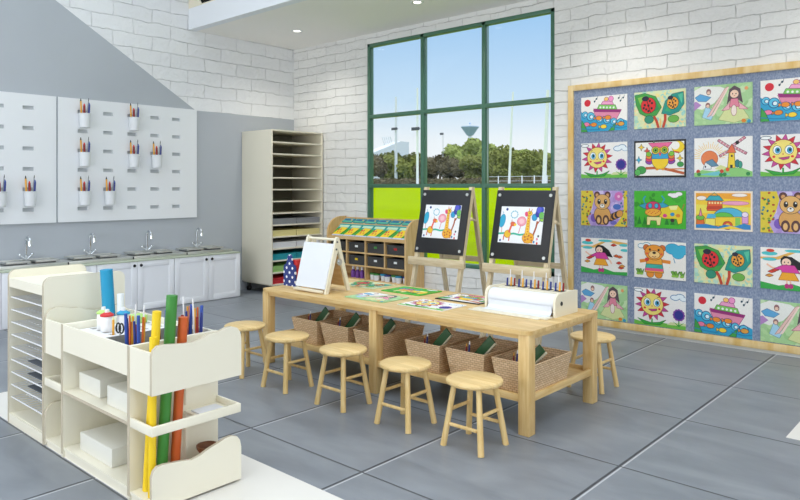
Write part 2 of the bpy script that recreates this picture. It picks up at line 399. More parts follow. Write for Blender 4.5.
# high ceiling with an added, unseen skylight opening to light the room
SX0, SX1, SY0, SY1 = -7.4, 1.6, -1.8, 4.1
m = MB()
m.box(XL, YF, ZH, SX0, YR+.12, ZH+.15); m.box(SX1, YF, ZH, XR, YR+.12, ZH+.15)
m.box(SX0, YF, ZH, SX1, SY0, ZH+.15); m.box(SX0, SY1, ZH, SX1, YR+.12, ZH+.15)
struct(m, 'ceiling_high', 'ceiling_w')
w = bpy.data.objects.new('added_skylight', None); col.objects.link(w); w.location = ((SX0+SX1)/2, (SY0+SY1)/2, ZH); w['kind'] = 'structure'  # frame and pane of the added skylight
m = MB()
for i in range(7):
    x = SX0+(SX1-SX0)*i/6; m.box(x-.03, SY0, ZH+.02, x+.03, SY1, ZH+.12)
for y in (SY0+.03, (SY0+SY1)/2, SY1-.03): m.box(SX0, y-.03, ZH+.02, SX1, y+.03, ZH+.12)
f = m.build('window_frame', 'ivory', w)
m = MB(); m.box(SX0, SY0, ZH+.06, SX1, SY1, ZH+.068); m.build('glass_pane', 'pane_glass', f)
# clerestory glazing above the low ceiling edge
w = bpy.data.objects.new('window_3', None); col.objects.link(w); w.location = (-3, YR+.06, 3.925); w['kind'] = 'structure'
m = MB()
m.box(XL, YR+.03, 3.925, XR, YR+.09, 3.955); m.box(XL, YR+.03, ZH-.06, XR, YR+.09, ZH)
for x in (-6.2, -4.0, -1.8, .4): m.box(x-.03, YR+.03, 3.955, x+.03, YR+.09, ZH-.06)
f = m.build('window_frame', 'ivory', w)
m = MB(); m.box(XL, YR+.056, 3.955, XR, YR+.062, ZH-.06); m.build('glass_pane', 'pane_glass', f)
m = MB(); m.prism('y', [(XL, 3.926), (XL+.30, 3.926), (XL, 4.35)], YR+.0, YR+.03); struct(m, 'trim_4', 'ivory')
# skirting
m = MB(); m.box(XL, YB-.014, 0, XR, YB, .03); struct(m, 'baseboard_back', 'skirting')

# main window
w = bpy.data.objects.new('window_1', None); col.objects.link(w); w.location = ((WX0+WX1)/2, YB+.04, WZ0); w['kind'] = 'structure'
m = MB(); y0, y1 = YB-.005, YB+.075; t = .046
xs = [WX0, -5.692, -4.723, WX1]
m.box(WX0, y0, WZ0, WX0+t, y1, WZ1, .003); m.box(WX1-t, y0, WZ0, WX1, y1, WZ1, .003)
m.box(WX0, y0, WZ1-t, WX1, y1, WZ1, .003); m.box(WX0, y0, WZ0, WX1, y1, WZ0+.05, .003)
for x in (-5.692, -4.723): m.box(x-.026, y0, WZ0, x+.026, y1, WZ1, .003)
for z in (2.482, 1.515): m.box(WX0, y0+.001, z-.026, WX1, y1-.001, z+.026, .003)
f = m.build('window_frame', 'green_frame', w)
k = 0
for i in range(3):
    for a, b in ((WZ0+.05, 1.489), (1.541, 2.456), (2.508, WZ1-t)):
        m = MB(); m.box(xs[i]+.03, YB+.04, a, xs[i+1]-.03, YB+.046, b); m.build('glass_pane', 'pane_glass', f)

# downlights
lp = thing('downlight', 'recessed round ceiling downlight over the corner storage rack, farthest left of the row', 'lamp', (-7.26, 5.98, ZC), 'recessed downlights in the low ceiling')
m = MB(); m.lathe((-7.26, 5.98, ZC), [(.045, .004), (.045, -.002), (.075, -.006), (.08, -.001), (.08, 0)], 28); m.build('trim_ring', 'white_cup', lp)
m = MB(); m.lathe((-7.26, 5.98, ZC), [(0, -.0035), (.044, -.0035), (.044, -.001), (0, -.001)], 24); m.build('lamp_lens', 'lamp_glow', lp)
dup(lp, (-5.095, 5.98, ZC), 'recessed round ceiling downlight in front of the top of the green window')
LX = (-7.26, -5.095, -2.93, -.77)
for x in LX:
    L = bpy.data.lights.new('downlight_spot', 'SPOT'); L.energy = 62; L.color = (1, .95, .87); L.spot_size = math.radians(135); L.spot_blend = .9; L.shadow_soft_size = .05
    o = bpy.data.objects.new('downlight_spot', L); col.objects.link(o); o.location = (x, 5.98, ZC-.012)

# ------------------------------------------------------------------ drawing tool for the children's pictures
def ngon(cx, cy, rx, ry, n=18, rot=0, a0=0, a1=2*PI):
    out = []
    full = abs(a1-a0-2*PI) < 1e-6
    for i in range(n if full else n+1):
        t = a0+(a1-a0)*i/n; x = rx*math.cos(t); y = ry*math.sin(t)
        out.append((cx+x*math.cos(rot)-y*math.sin(rot), cy+x*math.sin(rot)+y*math.cos(rot)))
    return out
def clip(poly, W, H):
    for ax, lim, sg in ((0, 0, 1), (0, W, -1), (1, 0, 1), (1, H, -1)):
        out = []
        for i in range(len(poly)):
            p, q = poly[i-1], poly[i]
            ip = (p[ax]-lim)*sg >= 0; iq = (q[ax]-lim)*sg >= 0
            if ip != iq:
                t = (lim-p[ax])/(q[ax]-p[ax]); out.append((p[0]+t*(q[0]-p[0]), p[1]+t*(q[1]-p[1])))
            if iq: out.append(q)
        poly = out
        if len(poly) < 3: return []
    return poly
class Art:
    W, H = 1.4, 1.0
    def __init__(s, bg): s.sh = []; s.bg = bg
    def poly(s, p, c, line=None):
        if line:
            cx = sum(a for a, b in p)/len(p); cy = sum(b for a, b in p)/len(p)
            for i in range(len(p)): s.seg(p[i-1], p[i], .014, line)
        s.sh.append((p, c))
        if line:
            for i in range(len(p)): s.seg(p[i-1], p[i], .009, line)
    def seg(s, a, b, w, c):
        dx, dy = b[0]-a[0], b[1]-a[1]; l = math.hypot(dx, dy) or 1; nx, ny = -dy/l*w/2, dx/l*w/2
        s.sh.append(([(a[0]+nx, a[1]+ny), (b[0]+nx, b[1]+ny), (b[0]-nx, b[1]-ny), (a[0]-nx, a[1]-ny)], c))
    def line(s, pts, w, c):
        for i in range(len(pts)-1): s.seg(pts[i], pts[i+1], w, c)
        for p in pts[1:-1]: s.sh.append((ngon(p[0], p[1], w/2, w/2, 8), c))
    def ell(s, cx, cy, rx, ry, c, line=None, rot=0, n=18, lw=.012):
        if line: s.sh.append((ngon(cx, cy, rx+lw, ry+lw, n, rot), line))
        s.sh.append((ngon(cx, cy, rx, ry, n, rot), c))
    def mottle(s, n, cols, r, box=(0, 0, 1.4, 1), seed=1):
        R = random.Random(seed)
        for i in range(n):
            s.ell(R.uniform(box[0], box[2]), R.uniform(box[1], box[3]), r*R.uniform(.5, 1.3), r*R.uniform(.4, 1), R.choice(cols), rot=R.uniform(0, 3), n=7)
    def face(s, cx, cy, r, skin='F6D3BB'):
        s.ell(cx, cy, r, r, skin, '333333', lw=.006)
        for q in (-1, 1): s.ell(cx+q*r*.4, cy+r*.05, r*.13, r*.2, '222222', n=8)
        s.ell(cx, cy-r*.45, r*.18, r*.07, 'CC3344', n=8)

def art_ship():
    a = Art('F4F2EE')
    a.ell(.2, .83, .1, .1, 'D9283A')
    for x, y in ((.42, .86), (.48, .93), (1.2, .82), (1.28, .9), (1.15, .9)):
        a.ell(x, y, .025, .03, '27485A', n=8); a.line([(x+.02, y), (x+.04, y+.08)], .012, '27485A')
    a.poly([(0, 0), (1.4, 0), (1.4, .25), (1.2, .34), (1.05, .28), (.85, .42), (.6, .38), (.35, .5), (.15, .45), (0, .6)], '2FA3CF')
    a.poly([(.38, .62), (1.22, .55), (1.08, .3), (.5, .34)], 'E58FAE', '7A1F5A')
    a.poly([(.38, .66), (1.24, .58), (1.2, .5), (.42, .56)], '9A2A78')
    a.poly([(.5, .64), (1.1, .59), (1.05, .72), (.56, .76)], '7FCB62', '2C6A3A')
    for i in range(5): a.ell(.6+i*.1, .68-.008*i, .03, .03, 'EDF7F0', n=8)
    a.poly([(.62, .76), (1.0, .73), (.96, .83), (.68, .85)], 'F0A3CD', '9A2A78')
    a.ell(.78, .9, .06, .05, 'F2C66D', '9A2A78'); a.ell(.92, .9, .07, .07, 'F29ACD', '9A2A78')
    for x, y, r in ((.12, .5, .1), (.3, .44, .13), (.58, .34, .1), (.8, .32, .12), (1.0, .26, .1), (1.2, .22, .11)):
        a.ell(x, y, r, r, '1C4E8A'); a.ell(x, y, r*.85, r*.85, '5CC3E3'); a.ell(x+r*.15, y-r*.1, r*.5, r*.5, '1C4E8A'); a.ell(x+r*.2, y-r*.1, r*.36, r*.36, 'DFF3F8')
    for x, y, c in ((.55, .38, 'F0922E'), (.83, .38, 'F0922E'), (.7, .13, 'F5D23A'), (.4, .2, 'E58A2C'), (1.22, .18, 'E0A040'), (.17, .22, 'EE7FA8')):
        a.ell(x, y, .09, .055, c, '20405A'); a.poly([(x-.08, y), (x-.15, y+.05), (x-.15, y-.05)], c, '20405A')
    a.poly([(0, 0), (.2, 0), (.12, .2), (.02, .34)], '3FA24B', '1F5A2B'); a.poly([(.85, 0), (1.02, 0), (1.05, .2)], '3FA24B', '1F5A2B')
    a.line([(0, .1), (.3, .06), (.6, .05)], .02, '1F7FB5'); a.line([(.9, .12), (1.2, .06), (1.4, .1)], .02, '1F7FB5')
    return a
def art_ladybug():
    a = Art('DDE5B4'); a.mottle(150, ['BFE0CE', 'F0E39A', 'A6D8C4', 'E9E9B8', 'F3D9A0', '9FD3C9'], .06, seed=3)
    a.poly([(.02, .92), (.3, .96), (.6, .85), (.76, .55), (.62, .34), (.38, .3), (.16, .42), (.06, .65)], '3F9E45', '1E5C33')
    a.poly([(.1, .85), (.3, .88), (.2, .6)], '86C24D'); a.poly([(.55, .45), (.7, .5), (.6, .75)], '2B8A55')
    a.poly([(.76, .38), (.86, .7), (1.05, .88), (1.34, .92), (1.36, .6), (1.22, .4), (.98, .32)], '1E9387', '15554F')
    a.poly([(1.2, .85), (1.33, .88), (1.3, .6)], '53BE9A'); a.poly([(.85, .45), (1.0, .4), (1.0, .7)], '37A872')
    for x, y, r, c in ((.4, .62, .2, 'DB2B2F'), (1.06, .64, .15, 'E8A13A')):
        a.ell(x, y, r, r*1.05, c, '2A1B1B'); a.ell(x-r*.4, y+r*.95, r*.5, r*.35, '1E2238'); a.line([(x-r*.3, y+r), (x+r*.3, y-r)], .02, '2A1B1B')
        for dx, dy in ((0, 0), (.5, .3), (-.5, .1), (.2, .6), (-.3, -.5), (.45, -.4), (0, -.75), (-.65, -.3)): a.ell(x+dx*r, y+dy*r, r*.16, r*.17, '20141A', n=10)
    a.line([(.68, 0), (.62, .2), (.55, .32)], .07, 'C2452B'); a.line([(.8, 0), (.86, .2), (.86, .36)], .07, 'C2452B'); a.line([(.74, 0), (.72, .25)], .03, 'EFC36B')
    a.ell(.42, .24, .12, .1, '2D8F73', '14503F'); a.ell(1.08, .22, .14, .09, '6CB24A', '285A2B')
    return a
def art_fairy():
    a = Art('A9D39A'); a.mottle(90, ['B7DBA2', '9CCB8C', 'C7E2B4'], .09, seed=5)
    a.poly([(0, .9), (.2, 1), (.65, .95), (.78, .88), (.5, .55), (.2, .4), (0, .45)], 'EDEFEA')
    a.poly([(.02, .72), (.15, .8), (.42, .7), (.3, .6), (.1, .62)], '5FA9DA', '5A7EA6')
    a.poly([(.2, .2), (.42, .12), (.5, .3), (.3, .5)], 'A8D6EE', '7099B3'); a.poly([(0, .38), (.18, .52), (.05, .62), (0, .6)], 'B78BC8')
    a.ell(.36, .84, .06, .08, '9A6E70'); a.face(.36, .82, .04); a.ell(.34, .5, .06, .07, '9A6E70'); a.face(.34, .48, .04)
    a.poly([(.32, .2), (.42, .24), (.84, .94), (.76, .9)], 'EBC6BE', 'B98E88'); a.poly([(.42, .2), (.5, .24), (.86, .92), (.82, .92)], 'F3DCD0')
    a.poly([(.6, .12), (.78, .4), (1.14, .42), (1.33, .12), (.98, .02)], 'D7DFA0', '9BAE72')
    a.poly([(.92, .58), (.68, .34), (.86, .36)], 'EBB3BC', 'B07080'); a.poly([(1.02, .58), (1.3, .34), (1.1, .36)], 'EBB3BC', 'B07080')
    a.poly([(.86, .86), (.98, .95), (1.12, .86), (1.18, .5), (1.06, .6), (.9, .6), (.8, .48)], '5C4A55')
    a.face(.98, .74, .1); a.poly([(.9, .62), (1.06, .62), (1.1, .42), (.86, .42)], 'E489A0', 'A84A66')
    a.ell(.97, .33, .06, .13, 'F3E5DC', 'A86A72'); a.ell(1.26, .86, .05, .05, 'EBA36A', n=5); a.ell(1.2, .06, .06, .05, 'E3862F', n=6); a.ell(1.32, .04, .05, .05, '3A9BC4', n=6)
    return a
def art_sun():
    a = Art('F3F1EF')
    a.ell(.12, .93, .13, .05, '3E5A70'); a.ell(.12, .93, .11, .035, 'F6F8FA')
    for x, y, r in ((1.12, .82, .13), (1.25, .86, .12), (1.34, .8, .1)): a.ell(x, y, r, r*.6, '3D7FB0')
    for x, y, r in ((1.12, .82, .11), (1.25, .86, .1), (1.34, .8, .09)): a.ell(x, y, r, r*.55, 'EAF4FA')
    a.poly([(0, 0), (1.4, 0), (1.4, .14), (1.1, .1), (.7, .12), (.3, .07), (0, .12)], '6FBF4A')
    a.poly([(.9, .08), (1.4, .1), (1.4, .16), (1.0, .16)], 'D8DFA8')
    n = 14
    for i in range(n):
        t = 2*PI*i/n+.1; u = PI/n*1.05; c = ('D3293A', 'C64A9C')[i % 2]
        a.poly([(.5+.29*math.cos(t-u), .58+.29*math.sin(t-u)), (.5+.47*math.cos(t), .58+.43*math.sin(t)), (.5+.29*math.cos(t+u), .58+.29*math.sin(t+u))], c, '8A1F3A')
    a.ell(.5, .58, .3, .29, 'F3E07A', '8A3A2A')
    for q in (-1, 1):
        a.ell(.5+q*.13, .63, .085, .1, 'F8FBFC', '26343E'); a.ell(.5+q*.13+.01, .62, .06, .075, '3BA3CC'); a.ell(.5+q*.13+.02, .63, .03, .04, '18303C', n=8)
        a.line([(.5+q*.17-.03, .77), (.5+q*.17+.03, .79)], .015, '333333'); a.ell(.5+q*.2, .47, .035, .03, 'E2442F', n=10)
    a.ell(.5, .53, .02, .02, 'D08A4A', n=8); a.poly([(.4, .44), (.5, .39), (.62, .42), (.64, .47), (.52, .45)], 'C2408A', '7A2050')
    a.line([(.5, .2), (.5, .08)], .04, '2FA23A')
    a.poly([(.1, .17), (.3, .12), (.5, .08), (.7, .12), (.88, .2), (.72, .05), (.3, .03)], '2FA23A', '1C6A28')
    a.line([(1.22, .22), (1.22, .1)], .03, '2FA23A'); a.poly([(1.05, .2), (1.22, .1), (1.38, .2), (1.22, .06)], '2FA23A')
    for i in range(12): a.ell(1.22+.12*math.cos(i*PI/6), .37+.12*math.sin(i*PI/6), .045, .045, '7E3FA0', n=8)
    a.ell(1.22, .37, .12, .12, '2A2F8C')
    return a
def art_owl():
    a = Art('1B1B1D'); a.poly([(.04, .05), (1.36, .05), (1.36, .95), (.04, .95)], 'F3F2EE')
    for x, y, c in ((.2, .82, 'F0CF3C'), (.36, .72, 'E5573F'), (.13, .48, '3FB1D6'), (.55, .9, '2E9E6E'), (1.22, .72, 'E5573F'), (1.25, .5, 'F0CF3C')):
        a.poly([(x, y+.1), (x+.025, y+.025), (x+.09, y), (x+.025, y-.025), (x, y-.1), (x-.025, y-.025), (x-.09, y), (x-.025, y+.025)], c, '555555')
    a.ell(1.2, .8, .16, .15, 'F3D42A', '8A6A1A'); a.ell(1.13, .84, .11, .11, 'F3F2EE'); a.line([(1.1, .68), (1.22, .66)], .03, 'D33A2A')
    a.line([(.32, .25), (.7, .26), (1.05, .18), (1.36, .1)], .07, 'C2623A'); a.line([(.9, .22), (1.36, .22)], .03, 'D8824A')
    a.ell(.2, .2, .13, .1, '3E9E4A', '1F5A2B'); a.ell(.1, .14, .08, .08, '58B45A', '1F5A2B'); a.ell(1.26, .34, .08, .06, '3E9E4A', '1F5A2B')
    a.ell(.72, .52, .24, .3, 'F1CE2D', '30343A'); a.poly([(.49, .5), (.95, .5), (.92, .68), (.52, .68)], '37A3CE', '22506A')
    a.poly([(.4, .93), (1.05, .93), (.93, .8), (.52, .8)], 'E86A9A', '7A2848')
    for q in (-1, 1):
        for j, c in enumerate(('8E4AA8', 'E0406A', 'E88A2E', '7ABF3E')): a.ell(.72+q*.31, .42+j*.07, .09-.008*j, .06, c, '55303A', rot=q*.3)
        a.ell(.72+q*.12, .73, .105, .1, 'EBC63C', '30343A'); a.ell(.72+q*.12, .73, .065, .065, '7FB83C', '22301A'); a.ell(.72+q*.12, .73, .03, .03, '14181A', n=8)
        a.ell(.72+q*.08, .22, .05, .03, 'E39A2A')
    a.poly([(.68, .66), (.76, .66), (.72, .56)], 'D8433A')
    return a
def art_windmill():
    a = Art('F3F2EF')
    for i in range(22):
        t = i*PI/21; a.line([(.38+.24*math.cos(t), .48+.24*math.sin(t)), (.38+(.38+.06*(i % 2))*math.cos(t), .48+(.36+.06*(i % 2))*math.sin(t))], .012, 'F0C63A')
    a.ell(.38, .46, .2, .2, 'E8834F', 'B5532F')
    a.poly([(0, 0), (1.4, 0), (1.4, .12), (1.15, .22), (.8, .24), (.5, .14), (.2, .18), (0, .1)], '8CCB7A'); a.poly([(.1, .06), (.5, .03), (.9, .06), (.6, .14)], '6FC3CF')
    a.poly([(.5, .2), (.65, .3), (.8, .24), (.7, .16)], 'D8DF9A')
    for q in (1, -1):
        for (x0, y0, x1, y1) in ((.62, .93, 1.26, .46), (.62, .46, 1.26, .93)):
            pass
    for dx, dy in ((-1, .75), (1, .75), (-1, -.62), (1, -.62)):
        p = (.93, .73); q1 = (p[0]+dx*.32, p[1]+dy*.3); n = (-dy*.05, dx*.05)
        a.poly([p, q1, (q1[0]+n[0], q1[1]+n[1]), (p[0]+n[0], p[1]+n[1])], 'D2899A', '5A2A3A')
        for k in range(1, 5): a.seg((p[0]+dx*.32*k/5, p[1]+dy*.3*k/5), (p[0]+dx*.32*k/5+n[0], p[1]+dy*.3*k/5+n[1]), .01, 'F3F2EF')
    a.poly([(.82, .22), (1.0, .22), (.98, .6), (.85, .6)], 'EFD03C', '5A4A2A'); a.poly([(.8, .6), (1.02, .6), (.92, .82)], 'E4714A', '7A3A2A')
    a.ell(.92, .52, .025, .03, '2A2A30', n=10); a.poly([(.88, .22), (.94, .22), (.94, .3), (.88, .3)], '2A3040')
    a.poly([(.22, .2), (.42, .2), (.42, .34), (.28, .38)], 'EDF1F3', '3A5568'); a.poly([(.28, .38), (.45, .45), (.6, .28), (.44, .26)], '5E8CA8', '3A5568'); a.ell(.28, .26, .02, .03, '2A3040', n=8)
    a.ell(1.05, .33, .05, .09, '2F7F8C', '1A4A52'); a.ell(1.12, .3, .04, .08, '3FA08A', '1A4A52')
    for x, y, c in ((.1, .14, 'C8452F'), (.68, .14, 'C8452F'), (.82, .18, 'E0602F'), (.12, .07, '2F8A4A'), (.75, .06, '2F8A4A'), (1.3, .07, '2F8A4A'), (.66, .05, '2F8A4A')): a.ell(x, y, .05, .05, c, n=9)
    a.ell(1.05, .85, .05, .05, '222222', n=6)
    return a
def art_raccoon():
    a = Art('B8A0DA'); a.mottle(60, ['C5B2E4', 'AB90D0', 'D3C6EC'], .08, seed=8)
    a.poly([(0, 0), (.3, 0), (.2, .2), (.34, .5), (.42, .8), (.36, 1), (0, 1)], 'DCC63C'); a.poly([(1.0, 0), (1.4, 0), (1.4, 1), (1.3, 1), (1.3, .4), (1.15, .15)], 'DCC63C')
    R = random.Random(4)
    for i in range(46):
        x = R.choice((R.uniform(0, .32), R.uniform(1.2, 1.4), R.uniform(.02, .3))); a.ell(x, R.uniform(0, 1), .035, .025, R.choice(('2F7F4A', '1F5F7A', 'B2452F', '8A9A2A', '3D8FA0')), rot=R.uniform(0, 3), n=8)
    for i in range(8): a.ell(1.15+.08*math.cos(i*PI/4), .84+.08*math.sin(i*PI/4), .05, .05, 'D472B8', n=8)
    a.ell(1.15, .84, .04, .04, 'F3C0E0', n=8); a.ell(1.1, .55, .12, .08, '4A6FBE'); a.ell(.4, .22, .1, .12, '7A58B8'); a.ell(1.0, .1, .1, .06, '6E6AC0')
    for i in range(6):
        t = i/5; a.ell(.92+.26*t, .24+.12*t, .1, .085, ('3A2A33', 'D99A4A')[i % 2], '3A2A33', rot=.9)
    for q in (-1, 1): a.ell(.66+q*.16, .88, .08, .09, '5E3A3A', '33222A'); a.ell(.66+q*.16, .87, .045, .05, 'D9A066')
    a.ell(.66, .3, .25, .26, 'D9A35C', '4A2F2A'); a.ell(.66, .68, .23, .21, 'E0B06A', '4A2F2A')
    for q in (-1, 1):
        a.ell(.66+q*.1, .69, .05, .075, '1C1418'); a.ell(.66+q*.1+.01, .72, .018, .02, 'F5F5F5', n=8)
        a.ell(.66+q*.11, .17, .085, .13, '5E3A3A', '33222A'); a.ell(.66+q*.11, .16, .05, .085, 'E5B878')
    a.ell(.66, .57, .07, .055, 'F1ECE6', '4A2F2A'); a.ell(.66, .59, .025, .018, '2A1C20', n=8)
    return a
def art_bull():
    a = Art('43B52E'); a.mottle(40, ['3AA52A', '57C23A', '2F9326'], .08, seed=9)
    for x in (.15, .3, .9, 1.05): a.poly([(x-.06, .1), (x, .32), (x+.06, .1)], '1F7F2A')
    for x, y, r in ((1.1, .88, .12), (1.22, .92, .1), (1.0, .9, .08)): a.ell(x, y, r, r*.6, '666666')
    for x, y, r in ((1.1, .88, .11), (1.22, .92, .09), (1.0, .9, .07)): a.ell(x, y, r, r*.55, 'F3F0F2')
    a.poly([(.75, .58), (1.2, .62), (1.33, .45), (1.3, .16), (1.2, .12), (1.16, .26), (.85, .26), (.7, .3)], 'E9D02F', '6A5A1A')
    a.poly([(.95, .6), (1.2, .62), (1.16, .5), (1.0, .5)], 'F2EFA0'); a.line([(1.3, .5), (1.36, .66)], .02, 'B5623A')
    for x, y, c in ((1.05, .38, '2E8FC0'), (1.05, .22, '3A2A2A'), (.85, .34, 'D8408A'), (1.2, .35, 'E08A2A')): a.ell(x, y, .06, .05, c, n=10)
    a.poly([(.36, .3), (.76, .3), (.72, .08), (.64, .08), (.62, .2), (.46, .2), (.44, .08), (.36, .08)], 'F0E7A0', '6A5A1A')
    a.poly([(.14, .6), (.3, .66), (.82, .68), (.96, .6), (.85, .56), (.28, .52)], '2E9FBE', '1A4A60')
    a.line([(.3, .66), (.26, .78), (.32, .86)], .035, '2E9FBE'); a.line([(.78, .68), (.84, .78), (.76, .87)], .035, '2E9FBE')
    a.ell(.53, .56, .2, .15, 'D63A6A', '55203A'); a.ell(.45, .6, .05, .06, '3FA8D0', '14303A'); a.ell(.62, .6, .05, .06, '3FA8D0', '14303A')
    a.ell(.53, .42, .22, .1, 'EFB03A', '7A3A1A')
    for i in range(9): a.ell(.36+.04*i, .42+.03*((i % 3)-1), .015, .015, 'D2452A', n=6)
    return a
def art_town():
    a = Art('F3E3D0'); a.poly([(.04, .05), (1.36, .05), (1.36, .95), (.04, .95)], 'F0A631')
    a.poly([(.04, .2), (1.36, .2), (1.36, .78), (.04, .84)], 'F3CC3A'); a.poly([(.04, .4), (.6, .5), (1.36, .42), (1.36, .6), (.04, .66)], 'EDE05A')
    a.ell(.18, .82, .12, .05, 'F6EDE6', 'B58A6A'); a.ell(1.1, .9, .18, .04, 'F6EDE6', 'B58A6A'); a.ell(1.0, .7, .32, .045, 'EFA3C2', 'B56A8A')
    a.poly([(.32, .5), (.7, .5), (.68, .76), (.34, .76)], 'E0602F', '7A3020'); a.poly([(.28, .76), (.72, .76), (.62, .88), (.38, .88)], '36A7B5', '1A5560'); a.line([(.4, .88), (.5, .96), (.6, .88)], .015, '2F7F5A')
    for i in range(5): a.ell(.38+.07*i, .7, .025, .03, 'F4DC9A', n=8)
    a.poly([(.3, .54), (.32, .62), (.68, .62), (.7, .54)], 'C2402A')
    a.ell(.85, .36, .36, .22, '4FB4D6', '1A5560'); a.ell(.72, .34, .24, .12, '62BF4A', '2A6A2A'); a.poly([(.45, .12), (1.2, .12), (1.18, .36), (.5, .34)], 'F2CF3A', '8A5A1A')
    a.poly([(.3, .3), (.54, .32), (.52, .42), (.34, .42)], '4FB4D6'); a.poly([(.26, .12), (.52, .12), (.52, .3), (.28, .3)], 'EFE36A', '8A5A1A'); a.ell(.82, .14, .11, .1, 'D9562F', '7A3020'); a.ell(.82, .13, .06, .06, 'F2CF3A')
    a.poly([(.06, .12), (.24, .12), (.24, .3), (.06, .3)], 'E0702F', '7A3020'); a.ell(.15, .32, .1, .06, '6FBF4A', '2A6A2A'); a.poly([(.12, .36), (.2, .36), (.16, .56)], 'E58AA8', '7A3040')
    a.poly([(1.0, .12), (1.12, .12), (1.12, .34), (1.0, .34)], '8ACB5A'); a.poly([(1.16, .2), (1.3, .2), (1.3, .4), (1.16, .4)], 'D9A0D6', '7A4A8A'); a.ell(1.23, .42, .07, .06, 'F1E0F0', '5A6AA8')
    a.poly([(.04, .05), (1.36, .05), (1.36, .16), (1.2, .2), (1.0, .12), (.75, .16), (.6, .1), (.3, .16), (.04, .14)], '2E86C4'); a.poly([(.6, .05), (1.2, .05), (.9, .13)], 'F2CF3A')
    return a
def art_girl():
    a = Art('F4F1EC')
    a.poly([(0, .72), (.4, .72), (.8, .92), (1.3, .82), (1.4, .86), (1.4, .9), (.8, .98), (.35, .78), (0, .77)], 'E9B55A')
    a.ell(.2, .86, .18, .05, '4FC3C9'); a.ell(.75, .94, .22, .035, '4FC3C9'); a.ell(.2, .72, .16, .04, '4FC3C9'); a.ell(1.3, .84, .14, .04, '4FC3C9'); a.ell(1.32, .7, .12, .04, '4FC3C9'); a.ell(.22, .93, .09, .04, 'D6402F')
    a.poly([(0, 0), (1.4, 0), (1.4, .1), (1.0, .08), (.7, .16), (.4, .1), (0, .17)], '35A84A')
    for x, y, c in ((.25, .42, 'D6402F'), (.32, .46, 'D6402F'), (1.0, .82, 'D6402F'), (1.08, .52, 'D8622F'), (1.18, .5, 'D8622F'), (1.22, .2, 'D6402F'), (1.25, .25, 'E0A040'), (1.16, .33, 'D6402F'), (.2, .32, 'E0A040')):
        a.poly([(x-.09, y), (x, y+.05), (x+.09, y+.01), (x, y-.03)], c, '7A2A1A')
    a.poly([(.44, .74), (.52, .82), (.68, .8), (.86, .68), (.98, .48), (.82, .5), (.7, .56)], '17171A')
    a.ell(.57, .68, .13, .13, '17171A'); a.face(.57, .66, .1)
    a.line([(.44, .5), (.26, .52), (.14, .6)], .04, 'F2C4A8'); a.line([(.78, .48), (.9, .38), (.94, .3)], .04, 'F2C4A8')
    a.poly([(.3, .5), (.5, .6), (.74, .6), (.86, .42), (.72, .42), (.48, .4), (.46, .48)], 'D840A0', '7A1F5A')
    a.poly([(.48, .42), (.74, .42), (.84, .24), (.4, .24)], 'F0A92A', 'A8621A')
    a.line([(.58, .24), (.58, .1)], .03, 'F2C4A8'); a.line([(.66, .24), (.66, .1)], .03, 'F2C4A8'); a.ell(.58, .1, .05, .06, 'B8337A'); a.ell(.67, .1, .05, .06, 'B8337A')
    return a
def art_bear():
    a = Art('F4F1EA'); a.mottle(26, ['E4C98A', 'E8A8A0', 'B9D39A'], .012, seed=3)
    for x, y, r in ((.2, .86, .1), (.35, .88, .12), (.48, .84, .08)): a.ell(x, y, r, r*.7, '4A9AB8')
    for x, y, r in ((.2, .86, .085), (.35, .88, .105), (.48, .84, .065)): a.ell(x, y, r, r*.62, 'F4F7F8')
    for x, y, r in ((1.05, .82, .2), (1.3, .8, .18), (1.2, .68, .16)): a.ell(x, y, r, r*.75, '1F7FB5')
    for x, y, r in ((1.05, .82, .19), (1.3, .8, .17), (1.2, .68, .15)): a.ell(x, y, r, r*.72, '3FB1D6')
    a.line([(1.08, .58), (1.12, .45)], .02, '3A8FB8')
    for q in (-1, 1): a.ell(.56+q*.22, .82, .08, .08, 'D9702F', '6A3A1A')
    a.line([(.36, .48), (.16, .44)], .09, 'E58A2E'); a.line([(.76, .48), (1.0, .46)], .09, 'E58A2E')
    a.ell(.45, .12, .1, .1, 'E8912F', '6A3A1A'); a.ell(.68, .12, .1, .1, 'E8912F', '6A3A1A')
    a.poly([(.36, .54), (.76, .54), (.82, .16), (.3, .16)], 'F0A93A', '6A3A1A'); a.poly([(.34, .38), (.78, .38), (.8, .27), (.32, .27)], '3FB1A6', '1A5A50'); a.poly([(.32, .27), (.8, .27), (.81, .2), (.31, .2)], 'E85A8A')
    a.ell(.56, .7, .26, .2, 'EE9B34', '6A3A1A'); a.ell(.56, .64, .15, .1, 'F6D08A', '6A3A1A'); a.ell(.56, .69, .05, .035, '3A2218')
    for q in (-1, 1): a.ell(.56+q*.12, .77, .03, .035, '2A1A14', n=9); a.ell(.56+q*.2, .66, .04, .03, 'E8603A', n=9)
    a.line([(.5, .59), (.56, .57), (.62, .59)], .02, '9A3A1A'); a.ell(.36, .5, .06, .05, 'D8402F')
    for x in (.12, .2, 1.08, 1.16, 1.3): a.poly([(x-.07, .22), (x-.02, .12), (x+.05, .12), (x+.08, .24), (x+.02, .16), (x, .24)], '6FA83A', '3A6A2A'); a.ell(x, .1, .06, .03, '8FBF4A')
    return a
